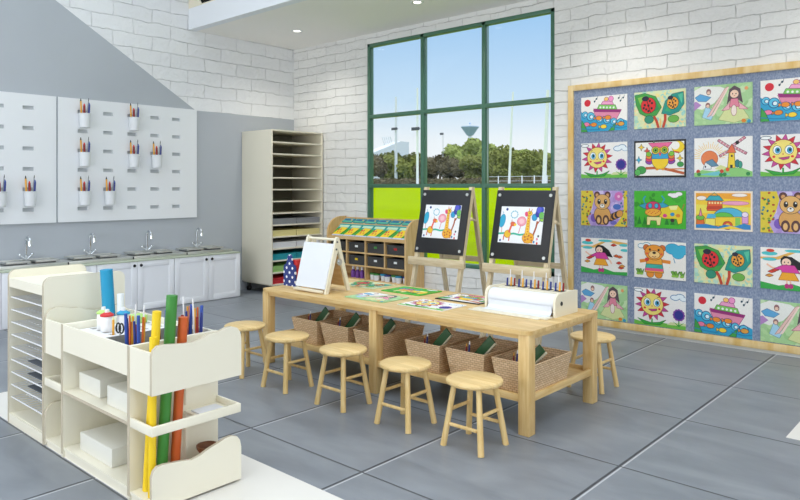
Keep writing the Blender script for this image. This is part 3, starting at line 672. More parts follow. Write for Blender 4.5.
def art_giraffe():
    a = Art('F2F4F8')
    a.ell(.2, .92, .04, .04, '1F3F8C', n=10); a.line([(.05, .86), (.1, .82), (.06, .8)], .012, '6FA8C8')
    for i in range(9): a.ell(.46+.09*math.cos(i*.7), .78+.08*math.sin(i*.7), .04, .035, '6FB8D0', n=8)
    a.ell(.46, .78, .1, .085, 'F2F4F8')
    a.line([(.1, .25), (.08, .5)], .02, 'D88A7A'); a.ell(.08, .6, .09, .18, '2FA8CF', '1F7FA8', rot=-.15)
    a.line([(.66, .28), (.72, .55)], .025, 'E07A94'); a.ell(.72, .6, .14, .12, 'F0A3B4', 'D8506A'); a.ell(.72, .6, .08, .07, 'F6C8D0')
    a.line([(0, .24), (.2, .26), (.3, .23), (.5, .26), (.7, .23), (.9, .26), (1.1, .24)], .05, '34B89A')
    a.line([(.18, .07), (.2, .25)], .035, 'D8604A'); a.line([(.36, .05), (.38, .25)], .035, 'D8604A'); a.ell(.3, .24, .1, .1, 'F0BF2F', 'C2702F')
    a.line([(.34, .28), (.4, .48)], .06, 'E8604A'); a.ell(.45, .52, .08, .05, 'E8704A', 'A8402F', rot=-.2); a.ell(.52, .5, .04, .035, 'F0CF2F'); a.line([(.4, .57), (.4, .64)], .015, 'C23A4A')
    a.line([(1.12, .2), (1.2, .45), (1.22, .62)], .05, 'A8502F'); a.line([(1.2, .5), (1.32, .68)], .03, 'A8502F')
    for x, y, c in ((1.12, .72, '2F9FCF'), (1.22, .82, '3A3FA8'), (1.3, .92, '2F4FC0'), (1.24, .92, '5A5FD0'), (1.36, .7, '9ACB4A'), (1.33, .78, '6FBF5A')): a.ell(x, y, .08, .09, c, '27408C', n=10)
    a.line([(.88, .1), (.9, .02)], .05, 'E8A02F'); a.line([(1.1, .1), (1.12, .02)], .05, 'E8A02F')
    a.ell(.98, .16, .18, .14, 'F0AF2F', 'B5642A'); a.poly([(.86, .2), (1.0, .2), (.98, .75), (.9, .78)], 'F3C43A', 'C2802F')
    for i in range(7): a.ell(.93+.015*(i % 2), .26+.07*i, .022, .02, 'D8702A', n=7)
    for x, y in ((.88, .18), (.98, .13), (1.08, .18), (1.0, .22), (.9, .1), (1.1, .1)): a.ell(x, y, .03, .025, 'C2622A', n=7)
    a.ell(.95, .82, .08, .06, 'F3C43A', '8A5A2A'); a.ell(.96, .83, .02, .025, '1F3A2A', n=8); a.ell(.85, .8, .05, .07, 'E8507A', rot=.3); a.line([(.93, .88), (.92, .96)], .02, 'D8502F'); a.line([(1.0, .88), (1.02, .94)], .02, 'D8502F')
    for x, y, c in ((.08, .06, '1F3F8C'), (1.18, .06, '2F7FB8'), (1.27, .14, 'E07AA0'), (1.28, .03, 'D8402F'), (1.3, .22, '444444')): a.ell(x, y, .03, .035, c, n=8)
    return a
def art_pack():
    a = Art('3DA83A'); a.W = 1.4
    a.poly([(0, .62), (1.4, .62), (1.4, 1), (0, 1)], '2FA3A8'); a.poly([(.1, .72), (1.3, .72), (1.3, .9), (.1, .9)], 'BFE3C8')
    a.poly([(0, .1), (.9, .1), (1.3, .68), (.45, .72)], 'F2D22C'); a.poly([(.0, .0), (1.4, .0), (1.4, .1), (0, .1)], 'C7CEE6')
    for x, y, c in ((.4, .32, 'E0703A'), (.6, .5, 'E05A4A'), (.75, .3, 'E08A3A'), (.35, .5, 'C23A3A')): a.ell(x, y, .09, .08, c)
    a.poly([(.95, .1), (1.1, .1), (1.38, .55), (1.3, .62)], '1F7F2E')
    return a
def art_packtop():
    a = Art('2F93A8'); a.poly([(0, .0), (1.4, .0), (1.4, .35), (0, .35)], '57B89A'); a.poly([(.2, .45), (1.1, .45), (1.1, .75), (.2, .75)], '1F5F8C'); a.ell(1.1, .6, .12, .15, 'E0C84A')
    return a
def paint(art, name, w, h, thick, M, label, cat, group=None, loc=None, parent=None, matn='drawn_paint'):
    """picture mesh: sheet of size w x h; local x right, z up, front face toward -y; M maps local to world"""
    bm = bmesh.new(); cl = bm.loops.layers.float_color.new('Col')
    def setc(f, c):
        for l in f.loops: l[cl] = hx(c)
    t = bmesh.new(); bmesh.ops.create_cube(t, size=1)
    mp = {}
    for v in t.verts: mp[v] = bm.verts.new(((v.co.x+.5)*w, (v.co.y+.5)*thick, (v.co.z+.5)*h))
    for f in t.faces: setc(bm.faces.new([mp[v] for v in f.verts]), art.bg)
    t.free()
    W, H = art.W, art.H
    for i, (p, c) in enumerate(art.sh):
        q = clip(list(p), W, H)
        if not q: continue
        ar = sum(q[k-1][0]*q[k][1]-q[k][0]*q[k-1][1] for k in range(len(q)))
        if abs(ar) < 1e-6: continue
        if ar < 0: q = q[::-1]
        y = -.0002-.000012*i
        f = bm.faces.new([bm.verts.new((a/W*w, y, b/H*h)) for a, b in q]); setc(f, c)
    me = bpy.data.meshes.new(name); bm.to_mesh(me); bm.free(); me.materials.append(MAT[matn])
    o = bpy.data.objects.new(name, me); col.objects.link(o); o.matrix_world = M
    if parent is None: tag(o, label, cat, group)
    return o

# ------------------------------------------------------------------ display board with the paintings
bd = thing('display_board', 'large wood-framed board covered in blue-grey felt, hung with children\'s paintings', 'board', (-2.3, YB, .05))
BX0, BX1, BZ0, BZ1 = -3.585, -1.02, .032, 2.606
m = bx(BX0+.04, YB-.012, BZ0+.04, BX1-.04, YB-.002, BZ1-.04); m.build('felt_panel', 'tweed', bd)
for a in ((BX0, BZ0, BX0+.062, BZ1), (BX1-.062, BZ0, BX1, BZ1), (BX0+.062, BZ1-.062, BX1-.062, BZ1), (BX0+.062, BZ0, BX1-.062, BZ0+.066)):
    bx(a[0], YB-.035, a[1], a[2], YB-.001, a[3], .002).build('frame_rail', 'frame_wood', bd)
cx = (-3.434, -2.846, -2.252, -1.672); rz = (2.09, 1.596, 1.089, .584, .107)
grid = [['ship', 'ladybug', 'fairy', 'ship'], ['sun', 'owl', 'windmill', 'sun'], ['raccoon', 'bull', 'town', 'raccoon'], ['girl', 'bear', 'ladybug', 'girl'], ['fairy', 'sun', 'ship', 'fairy']]
desc = dict(ship='painting of a pink ship on blue waves', ladybug='painting of two ladybugs on green leaves', fairy='pale green painting of a long-haired fairy girl',
            sun='painting of a smiling sun with red petals', owl='black-edged painting of a rainbow owl on a branch', windmill='painting of a windmill beside a rising orange sun',
            raccoon='yellow and lilac painting of a raccoon', bull='green painting of a yellow horned bull', town='orange and yellow painting of domed buildings', girl='painting of a black-haired girl in orange skirt',
            bear='painting of an orange bear under blue clouds', giraffe='drawing')
where = {(0, 0): 'in the top left corner', (0, 3): 'at the right end of the top row', (0, 1): 'in the top row of the board', (0, 2): 'in the top row of the board', (1, 0): 'at the left end of the second row',
         (1, 3): 'at the right end of the second row', (2, 0): 'at the left end of the middle row', (2, 3): 'at the right end of the middle row', (3, 0): 'at the left end of the fourth row', (3, 3): 'at the right end of the fourth row',
         (3, 2): 'in the fourth row of the board', (4, 0): 'in the bottom left corner', (4, 1): 'in the bottom row of the board', (4, 2): 'in the bottom row of the board', (4, 3): 'at the right end of the bottom row'}
ARTS = dict(ship=art_ship(), ladybug=art_ladybug(), fairy=art_fairy(), sun=art_sun(), owl=art_owl(), windmill=art_windmill(), raccoon=art_raccoon(), bull=art_bull(), town=art_town(), girl=art_girl(), bear=art_bear(), giraffe=art_giraffe(), pack=art_pack(), packtop=art_packtop())
first = {}
for r in range(5):
    for c in range(4):
        k = grid[r][c]; lab = desc[k]+' '+where.get((r, c), 'on the board')
        h = .365 if r else .362
        loc = Vector((cx[c], YB-.019, rz[r]))
        if k in first:
            o = first[k].copy(); col.objects.link(o); o.location = loc; o['label'] = lab
        else:
            o = paint(ARTS[k], 'painting', .514, .372, .006, Matrix.Translation(loc), lab, 'painting', 'paintings on the display board'); first[k] = o
# ------------------------------------------------------------------ pegboards, cups and pencils on the left wall
sy = [3.518+.3075*i for i in range(5)]; sz = [2.401-.232*i for i in range(6)]
def pegboard(y0, y1, ys, label):
    t = thing('pegboard', label, 'pegboard', (XL+.002, (y0+y1)/2, 1.085), 'white slotted boards above the sinks')
    m = MB(); x0, x1 = XL+.003, XL+.03
    yy = [y0]; 
    for y in ys: yy += [y-.06, y+.06]
    yy.append(y1); zz = [1.085]
    for z in sorted(sz): zz += [z-.022, z+.022]
    zz.append(2.557)
    for i in range(len(yy)-1):
        for j in range(len(zz)-1):
            if i % 2 == 1 and j % 2 == 1: continue
            if i % 2 == 0:
                if j: continue
                m.box(x0, yy[i], zz[0], x1, yy[i+1], zz[-1])
            else: m.box(x0, yy[i], zz[j], x1, yy[i+1], zz[j+1])
    m.build('slotted_panel', 'peg_white', t, smooth=False)
    bx(XL+.0005, y0+.02, 1.1, XL+.0028, y1-.02, 2.54).build('backing_sheet', 'slot_grey', t)
    return t
pegboard(3.234, 5.057, sy, 'white slotted pegboard at the right, nearer the storage rack, holding seven cups')
ys2 = [1.70+.3030*i for i in range(5)]; ys2 = [2.91-.3075*i for i in range(4, -1, -1)]
pegboard(1.40, 3.214, ys2, 'white slotted pegboard at the left edge of the view, holding two cups')
cups = [(sy[0], sz[0], 'top left of the right pegboard'), (sy[0], sz[2], 'middle left of the right pegboard'), (sy[0], sz[4], 'bottom left of the right pegboard'),
        (sy[1], sz[4], 'bottom second of the right pegboard'), (sy[2], sz[0], 'top middle of the right pegboard'), (sy[2], sz[2], 'centre of the right pegboard'),
        (sy[3], sz[2], 'fourth column, right pegboard'), (ys2[4], sz[4], 'right end of the left pegboard'), (ys2[3], sz[4], 'second column from right, left pegboard')]
cup0 = None; pz = {}
for (y, z, wh) in cups:
    loc = (XL+.092, y, z-.19)
    if cup0 is None:
        cup0 = thing('hanging_cup', '', 'cup', loc, 'white cups hung on the pegboards')
        x, yy, zz = loc
        m = MB(); m.lathe(loc, [(.0, 0), (.052, 0), (.056, .004), (.066, .155), (.07, .16), (.07, .168), (.063, .168), (.052, .012), (0, .01)], 24); m.build('cup_body', 'white_cup', cup0)
        bx(XL+.0305, y-.045, zz+.14, x-.066, y+.045, zz+.167, .002).build('hanging_hook', 'slot_grey', cup0)
        cup0['label'] = 'white hanging cup of pencils at the '+wh; c = cup0
    else: c = dup(cup0, loc, 'white hanging cup of pencils at the '+wh)
    for i, (dx, dy, lx, ly, L, r, mt, tip, nm, ct) in enumerate((
            (.0, -.034, .004, -.016, .33, .011, 'c_pencil', 'c_black', 'yellow pencil', 'pencil'), (.01, -.008, .004, -.006, .27, .015, 'c_red_dark', 'c_red', 'dark red brush', 'brush'),
            (.012, .026, .004, .014, .285, .018, 'c_navy', 'c_blue', 'thick navy marker', 'marker'), (.02, .008, .004, .024, .34, .0065, 'c_grey_paper', 'c_black', 'thin grey brush', 'brush'))):
        key = ct+nm; p = (loc[0]+dx, loc[1]+dy, loc[2]+.014)
        lb = nm+' in the hanging cup at the '+wh
        if key in pz:
            o = pz[key].copy(); col.objects.link(o); o.location = p; o['label'] = lb
            for chh in pz[key].children: q = chh.copy(); col.objects.link(q); q.parent = o
        else:
            m = MB(); m.cyl(p, (p[0]+lx, p[1]+ly, p[2]+L*.9), r, r*.9, 8)
            o = solo(m, ct, mt, p, lb, ct, {'pencil': 'yellow pencils in the hanging cups', 'marker': 'navy markers in the hanging cups'}.get(ct, nm+'es in the hanging cups'))
            m = MB(); m.cyl((p[0]+lx, p[1]+ly, p[2]+L*.9), (p[0]+lx*1.1, p[1]+ly*1.1, p[2]+L), r*.9, r*.3, 8); m.build('tip', tip, o)
            pz[key] = o

# ------------------------------------------------------------------ sinks along the left wall
edges = (2.493, 3.49, 4.468, 5.454)
for i, wh in enumerate(('at the left end, mostly behind the drying rack', 'in the middle of the sink run', 'at the right end beside the tall storage rack')):
    a, b = edges[i], edges[i+1]
    t = thing('sink_cabinet', 'white two-door base cabinet '+wh, 'cabinet', (-8.06, (a+b)/2, 0), 'white cabinets under the sinks')
    m = MB(); m.box(XL+.002, a+.001, 0, -7.848, b-.001, .598); m.build('body', 'white_lam', t)
    h = (a+b)/2
    for (c0, c1, ky) in ((a+.003, h-.002, h-.042), (h+.002, b-.003, h+.042)):
        m = MB(); X0, X1 = -7.847, -7.829
        m.box(X0, c0, .01, X1-.006, c1, .597)
        for q in ((c0, .01, c0+.07, .597), (c1-.07, .01, c1, .597), (c0+.07, .01, c1-.07, .08), (c0+.07, .527, c1-.07, .597)): m.box(X0, q[0], q[1], X1, q[2], q[3], .0015)
        d = m.build('door', 'white_lam', t)
        m = MB(); m.lathe((0, 0, 0), [(0, .024), (.016, .022), (.019, .014), (.012, .006), (.009, 0)], 16)
        bmesh.ops.transform(m.bm, matrix=Matrix.Translation((X1, ky, .552)) @ Matrix.Rotation(PI/2, 4, 'Y'), verts=list(m.bm.verts)); m.build('knob', 'black_pl', d, 'black round knob')
m = MB(); m.box(XL+.002, 2.49, .5985, -7.822, 5.454, .614, .002)
tag(m.build('worktop', 'counter_green'), 'continuous pale green-grey worktop on the white cabinets under the steel sinks', 'worktop')
fy = (2.861, 3.573, 4.296, 5.014); ey = (2.51, 3.219, 3.987, 4.711, 5.40)
for i, wh in enumerate(('at the left, above the drying rack', 'second from the left', 'third from the left', 'at the right end of the row')):
    a, b = ey[i]+.002, ey[i+1]-.002; y = fy[i]
    t = thing('steel_sink', 'stainless steel sink with a hooked mixer tap, '+wh, 'sink', (-8.1, y, .615), 'steel sinks on the cabinets')
    m = MB(); m.box(XL+.003, a, .6145, -7.93, b, .652, .003); m.build('deck', 'steel', t)
    if i < 3: m = MB(); m.box(-7.94, b-.012, .62, -7.925, b, .65); m.build('joint_strip', 'black_pl', t, 'black joint at the end of the deck')
    for s in (-1, 1):
        m = MB(); c = y+s*.15
        x0, x1, w2 = -8.26, -7.99, .13
        m.box(x0+.03, c-w2+.03, .6525, x1-.03, c+w2-.03, .668, mi=1); m.box(x0, c-w2, .668, x1, c+w2, .674);  # dark steel block stands in for the shaded gap under the rim
        for q in ((x0, c-w2, x0+.012, c+w2), (x1-.012, c-w2, x1, c+w2), (x0, c-w2, x1, c-w2+.012), (x0, c+w2-.012, x1, c+w2)): m.box(q[0], q[1], .674, q[2], q[3], .688, .002)
        m.build('basin', ['steel', 'steel_dark'], t)
    x = -8.2; z = .6525
    m = MB(); m.lathe((x, y, z), [(.026, 0), (.026, .008), (.015, .016), (.013, .06), (.016, .065), (.016, .085), (.009, .09), (.009, .14), (.0, .14)], 16)
    m.tube([(x, y, z+.13), (x, y, z+.24)]+[(x+.055-.055*math.cos(k*PI/8), y, z+.24+.05*math.sin(k*PI/8)) for k in range(1, 8)]+[(x+.11, y, z+.24), (x+.113, y, z+.19)], [.013]*9+[.017, .018], 10)
    tp = m.build('tap', 'chrome', t)
    for s in (-1, 1):
        m = MB(); m.cyl((x, y+s*.01, z+.04), (x, y+s*.06, z+.085), .008, .008, 8); m.sphere((x, y+s*.065, z+.09), .018); m.build('tap_handle', 'chrome', tp)

# ------------------------------------------------------------------ tall paper storage rack in the corner
RX0, RX1, RY0, RY1 = XL+.006, -7.6, 5.807, 6.752
t = thing('storage_rack', 'tall cream rack on castors with a column of open paper shelves in the room corner', 'rack', ((RX0+RX1)/2, (RY0+RY1)/2, 0))
for y in (RY0, RY1-.022): bx(RX0, y, .142, RX1, y+.022, 2.304, .002).build('side_panel', 'beige_lam', t)
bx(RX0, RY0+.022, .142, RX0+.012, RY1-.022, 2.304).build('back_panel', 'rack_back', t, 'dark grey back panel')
shz = [2.128, 1.975, 1.805, 1.639, 1.479, 1.32, 1.153, .994, .814, .641, .481, .301, .142]
shz = [2.304-.019]+[2.304-.0195-.1663*(i+1) for i in range(13)]
for z in shz: bx(RX0+.012, RY0+.022, z, RX1-.003, RY1-.022, z+.019, .002).build('shelf', 'beige_in' if 0 else 'beige_lam', t)
for x in (RX0+.08, RX1-.08):
    for y in (RY0+.07, RY1-.07):
        m = MB(); m.cyl((x-.012, y, .038), (x+.012, y, .038), .037, n=18); c = m.build('castor', 'rubber', t)
        m = MB(); m.box(x-.018, y-.02, .07, x+.018, y+.02, .1415); m.box(x-.018, y-.014, .03, x-.0125, y+.014, .075); m.box(x+.0125, y-.014, .03, x+.018, y+.014, .075); m.build('fork', 'steel_dark', c)
for k, (cm, cn) in enumerate((('c_grey_paper', 'dark grey'), ('c_cream_paper', 'pale yellow'), ('white_paper', 'white'), ('c_teal', 'teal'), ('c_palegreen', 'light green'), ('c_redbox', 'red'))):
    z = shz[8+k]+.0195 if 8+k < len(shz) else .16
    for s, (a, b) in enumerate(((RY0+.03, 6.272), (6.282, RY1-.03))):
        m = MB(); n = 5; hh = .082
        for q in range(n): m.box(-8.24+.003*(q % 2), a+.002*(q % 2), z+hh*q/n, -7.635-.004*(q % 2), b, z+hh*(q+1)/n-.0008)
        solo(m, 'paper_stack', cm, (-7.93, (a+b)/2, z), cn+' stack of paper on the '+('left' if s == 0 else 'right')+' half of its shelf in the tall rack', 'paper', 'paper stacks in the tall rack')

# ------------------------------------------------------------------ pine organiser under the window
OX0, OX1, OY0, OY1 = -7.135, -5.645, 6.41, 6.765
t = thing('craft_organiser', 'low wooden craft organiser with round-topped sides, bins and crayon boxes under the window', 'shelf', ((OX0+OX1)/2, (OY0+OY1)/2, 0))
prof = [(OY0, 0), (OY1, 0), (OY1, 1.085), (OY0+.25, 1.085)]+[(OY0+.25-.25*math.sin(k*PI/16), .86+.225*math.cos(k*PI/16)) for k in range(1, 8)]+[(OY0, .86)]
for x in (OX0, OX1-.03):
    m = MB(); m.prism('x', prof, x, x+.03); m.build('side_panel', 'ply_z', t)
bx(OX0+.03, OY1-.014, .02, OX1-.03, OY1, 1.07).build('back_panel', 'ply_x', t)
for z in (.03, .245, .43, .605): bx(OX0+.03, OY0+.01, z, OX1-.03, OY1-.014, z+.018, .001).build('shelf', 'ply_x', t)
m = MB(); m.prism('x', [(OY0+.01, .785), (OY1-.014, .785), (OY1-.014, .80), (OY0+.04, .80), (OY0+.04, .815), (OY0+.01, .83)], OX0+.03, OX1-.03); m.build('shelf', 'ply_x', t)
m = MB(); m.prism('x', [(OY0+.04, .81), (OY0+.22, .962), (OY0+.22, .985), (OY1-.014, 1.048), (OY1-.014, 1.035), (OY0+.23, .97), (OY0+.23, .95), (OY0+.05, .801)], OX0+.031, OX1-.031); m.build('display_slope', 'ply_x', t)
xm = -6.385; cols = (OX0+.03, -6.745, xm, -6.03, OX1-.03)
m = MB(); m.box(xm-.009, OY0+.01, .048, xm+.009, OY1-.014, .43); m.box(xm-.009, OY0+.01, .448, xm+.009, OY1-.014, .605); m.box(xm-.009, OY0+.01, .623, xm+.009, OY1-.014, .785); m.build('divider', 'ply_z', t)
for x in (-6.745, -6.03):
    m = MB(); m.box(x-.009, OY0+.01, .448, x+.009, OY1-.014, .605); m.box(x-.009, OY0+.01, .623, x+.009, OY1-.014, .785); m.build('divider', 'ply_z', t)
b0 = None
knobs = [['white', 'white', 'green', 'red'], ['yellow', 'yellow', 'white', 'white']]
lbls = {}
for r in range(2):
    for c in range(4):
        x = (cols[c]+cols[c+1])/2; z = (.6235, .4485)[r]; kc = knobs[r][c]
        lab = 'smoky dark storage bin with a '+kc+' label in the '+('upper' if r == 0 else 'lower')+' row, '+('leftmost', 'second', 'third', 'rightmost')[c]+' of four'
        if b0 is None:
            b0 = thing('storage_bin', lab, 'bin', (x, OY0+.15, z), 'dark bins in the wooden organiser')
            w2 = .148; h = .128
            m = MB(); y0 = OY0+.03; y1 = OY0+.3
            m.box(x-w2, y0, z, x+w2, y1, z+.006); m.box(x-w2, y0, z+.006, x+w2, y0+.006, z+h); m.box(x-w2, y1-.006, z+.006, x+w2, y1, z+h)
            m.box(x-w2, y0+.006, z+.006, x-w2+.006, y1-.006, z+h); m.box(x+w2-.006, y0+.006, z+.006, x+w2, y1-.006, z+h)
            m.box(x-w2-.006, y0-.006, z+h-.01, x+w2+.006, y0-.0005, z+h); m.build('bin_body', 'smoke', b0)
            base_b = b0
        lk = {}
        if r == 0 and c == 0: root = b0
        else:
            root = b0.copy(); col.objects.link(root); root.location = (x, OY0+.15, z); root['label'] = lab
            q = b0.children[0].copy(); col.objects.link(q); q.parent = root
        wl = root.location
        m = MB(); m.box(wl.x-.026, OY0+.0225, wl.z+.062, wl.x+.026, OY0+.0295, wl.z+.09, .002); m.build('bin_label', 'c_'+kc, root, kc+' label')
# crayon boxes on the slope
ang = math.atan2(.152, .18)
for r in range(2):
    for i in range(6):
        x = -7.075+.229*i
        if r == 0: M = Matrix.Translation((x, OY0+.038, .828)) @ Matrix.Rotation(-(PI/2-ang), 4, 'X'); k = 'pack'; hh = .236; ww = .222; th = .014
        else: M = Matrix.Translation((x, OY0+.232, 1.006)) @ Matrix.Rotation(-(PI/2-math.atan2(.063, .115)), 4, 'X'); k = 'packtop'; hh = .095; ww = .2; th = .014
        pos = ('leftmost', 'second from the left', 'third from the left', 'third from the right', 'second from the right', 'rightmost')[i]
        lab = ('green and yellow crayon box lying in the front row, ' if r == 0 else 'teal crayon box in the back row of the organiser, ')+pos
        if i == 0: p0 = paint(ARTS[k], 'crayon_box', ww, hh, th, M, lab, 'box', ('green' if r == 0 else 'teal')+' crayon boxes on the organiser')
        else: o = p0.copy(); col.objects.link(o); o.matrix_world = M; o['label'] = lab
# purple bottles and paint pots on the third shelf
q0 = None
for i, x in enumerate((-6.70, -6.615, -6.53, -6.445)):
    loc = (x, OY0+.1, .2635); wh = ('leftmost', 'second', 'third', 'rightmost')[i]
    if q0 is None:
        q0 = thing('paint_bottle', '', 'bottle', loc, 'purple paint bottles in the organiser')
        m = MB(); m.lathe(loc, [(0, 0), (.03, 0), (.032, .006), (.032, .085), (.014, .108), (.012, .112), (0, .112)], 16); m.build('bottle_body', 'c_purple', q0)
        m = MB(); m.lathe(loc, [(.02, .1125), (.02, .135), (.008, .16), (0, .16)], 12); m.build('nozzle', 'white_pl', q0, 'white nozzle'); o = q0
    else: o = dup(q0, loc)
    o['label'] = 'purple paint bottle with a pale nozzle in the organiser, '+wh+' of four'
q0 = {}
for i in range(7):
    x = -6.322+.098*i; c = ('green', 'green', 'sky', 'navy', 'green', 'sky', 'navy')[i]; loc = (x, OY0+(.07 if i % 2 else .1), .2635)
    wh = ('leftmost', 'second', 'third', 'middle', 'fifth', 'sixth', 'rightmost')[i]; cn = {'green': 'green', 'sky': 'light blue', 'navy': 'dark blue'}[c]
    m = MB(); m.lathe(loc, [(0, 0), (.034, 0), (.042, .07), (.0, .07)], 18)
    r = thing('paint_pot', 'white paint pot with a '+cn+' lid, '+wh+' of seven in the wooden organiser', 'pot', loc, 'white paint pots in the organiser')
    m.build('pot_body', 'white_pl', r); m = MB(); m.lathe(loc, [(.0, .0705), (.046, .0705), (.046, .09), (0, .09)], 18); m.build('lid', 'c_'+c, r, cn+' lid')

# polka dot holder on the table, left of the tabletop easel
zt0 = .635; x0, x1, yq = -4.756, -4.592, 3.765; xc = (x0+x1)/2
t = thing('book_holder', 'navy holder with white polka dots and a stepped top, left of the tabletop easel', 'holder', (xc, 3.9, zt0))
p = [(x0, 0), (x1, 0), (x1, .165), (x1-.014, .185), (x1-.036, .19), (xc+.036, .215)]+[(xc+.03*math.cos(k*PI/8), .245+.03*math.sin(k*PI/8)) for k in range(0, 9)]+[(xc-.036, .215), (x0+.036, .19), (x0+.014, .185), (x0, .165)]
p = [(a, b+zt0) for a, b in p]
for y in (yq,):
    m = MB(); m.prism('y', p, y, y+.012); m.build('end_panel', 'polka', t)
m = MB(); m.box(x0+.006, yq+.012, zt0+.002, x1-.006, yq+.13, zt0+.012); m.box(xc-.004, yq+.012, zt0+.012, xc+.004, yq+.13, zt0+.16); m.box(x0+.006, yq+.13, zt0+.002, x1-.006, yq+.138, zt0+.12); m.build('tray', 'c_navy', t)
for nm, lab, a, b, z1, mt in (('book', 'red book standing in the polka dot holder', xc+.012, xc+.072, .205, 'c_red'),):
    m = bx(a, yq+.02, zt0+.013, b, yq+.12, zt0+z1+.025, .002); solo(m, nm, mt, ((a+b)/2, yq+.07, zt0+.013), lab, 'book')

# ------------------------------------------------------------------ floor easels
def easel(x0, label):
    w = .575; yt, zt, yb, zb = 5.09, 1.470, 4.955, .875
    t = thing('floor_easel', label, 'easel', (x0+w/2, 5.1, 0), 'floor easels behind the work table')
    sl = (yt-yb)/(zt-zb)
    def yat(z): return yb+(z-zb)*sl
    rot = Matrix.Rotation(-math.atan(sl), 3, 'X')
    L = math.hypot(yt-yb, zt-zb)
    m = MB(); m.box(x0, yb-.012, zb, x0+w, yb, zb+L, .003, rot=rot, piv=(x0, yb, zb)); bdp = m.build('drawing_board', 'board_black', t, 'black drawing board')
    for (fx, fz) in ((.035, .035), (w-.035, .035), (.035, L-.045), (w-.035, L-.045)):
        m = MB(); m.cyl((x0+fx, yb-.019, zb+fz), (x0+fx, yb-.0121, zb+fz), .014, n=14)
        bmesh.ops.transform(m.bm, matrix=Matrix.Translation((x0, yb, zb)) @ rot.to_4x4() @ Matrix.Translation((-x0, -yb, -zb)), verts=list(m.bm.verts)); m.build('magnet', 'steel', bdp, 'silver magnet')
    for x in (x0+.04, x0+w+.004):   # front legs behind the board
        m = MB(); a = x-.04
        m.prism('x', [(yat(1.5)+.001, 1.5), (yat(1.5)+.041, 1.5), (yat(0)+.041, 0), (yat(0)+.001, 0)], a, a+.036); m.build('leg', 'ashy_z', t)
    for x in (x0+.045, x0+w-.06):   # rear legs
        m = MB(); m.prism('x', [(yt+.045, 1.47), (yt+.08, 1.47), (yt+.40, 0), (yt+.365, 0)], x, x+.035); m.build('leg', 'ashy_z', t)
    m = MB(); y = yat(.78); m.box(x0-.045, y-.03, .76, x0+w+.045, y, .835, .003); m.build('tray_rail', 'ashy_x', t)
    m = MB(); yy = yt+.045+.32*(1.47-.80)/1.47; m.box(x0+.081, yy+.002, .79, x0+w-.061, yy+.02, .84, .002); m.build('cross_rail', 'ashy_x', t)
    m = MB(); m.box(x0+.05, yt+.006, 1.435, x0+w-.03, yt+.044, 1.465, .002); m.build('hinge_rail', 'ashy_x', t)
    m = MB(); m.cyl((x0+w+.0, yat(1.2)+.03, 1.21), (x0+w-.03, yt+.12, 1.18), .01, n=8); m.sphere((x0+w+.0, yat(1.2)+.05, 1.205), .018); m.build('spreader', 'ashy_z', t)
    pz_ = zb+.175
    M = Matrix.Translation((x0, yb, zb)) @ rot.to_4x4() @ Matrix.Translation((.072, -.0165, .145))
    return M
g0 = None
for x0, lab, lab2 in ((-4.252, 'wooden floor easel with a black board, the left one behind the table', 'child\'s giraffe drawing on the black board of the left easel'),
                      (-3.388, 'wooden floor easel with a black board, the right one, behind the paper roll dispenser', 'child\'s giraffe drawing on the black board of the right easel')):
    M = easel(x0, lab)
    if g0 is None: g0 = paint(ARTS['giraffe'], 'drawing', .425, .318, .003, M, lab2, 'drawing', 'giraffe drawings on the easels')
    else: o = g0.copy(); col.objects.link(o); o.matrix_world = M; o['label'] = lab2

# ------------------------------------------------------------------ the work table
TX0, TX1, TY0, TY1, TZ = -4.758, -2.122, 3.524, 4.457, .635
t = thing('work_table', 'long low pine work table with a lower shelf, in the middle of the room', 'table', ((TX0+TX1)/2, (TY0+TY1)/2, 0))
def rrect(x0, y0, x1, y1, r, n=6):
    out = []
    for cx_, cy_, a in ((x1-r, y1-r, 0), (x0+r, y1-r, PI/2), (x0+r, y0+r, PI), (x1-r, y0+r, 3*PI/2)):
        for k in range(n+1): out.append((cx_+r*math.cos(a+k*PI/2/n), cy_+r*math.sin(a+k*PI/2/n)))
    return out
m = MB(); m.prism('z', rrect(TX0, TY0, TX1, TY1, .045), TZ-.027, TZ)
m.build('tabletop', 'pine_x', t)
lw = .076
lx = (TX0+.008, -3.478, TX1-.012-lw); ly = (TY0+.010, TY1-.010-lw)
for x in lx:
    for y in ly: bx(x, y, 0, x+lw, y+lw, TZ-.0275, .004).build('leg', 'pine_z', t)
for y in (ly[0]+.012, ly[1]+lw-.034):
    for a, b in ((lx[0]+lw, lx[1]), (lx[1]+lw, lx[2])):
        bx(a, y, .578, b, y+.022, TZ-.0275).build('apron', 'pine_x', t); bx(a, y, .195, b, y+.022, .24, .002).build('shelf_rail', 'pine_x', t)
for x in (lx[0]+.012, lx[2]+lw-.034):
    bx(x, ly[0]+lw, .578, x+.022, ly[1], TZ-.0275).build('apron', 'pine_y', t); bx(x, ly[0]+lw, .195, x+.022, ly[1], .24, .002).build('shelf_rail', 'pine_y', t)
m = MB(); m.box(lx[0]+.035, ly[0]+.035, .2, lx[2]+lw-.035, ly[1]+lw-.035, .215); m.build('lower_shelf', 'pine_x', t)

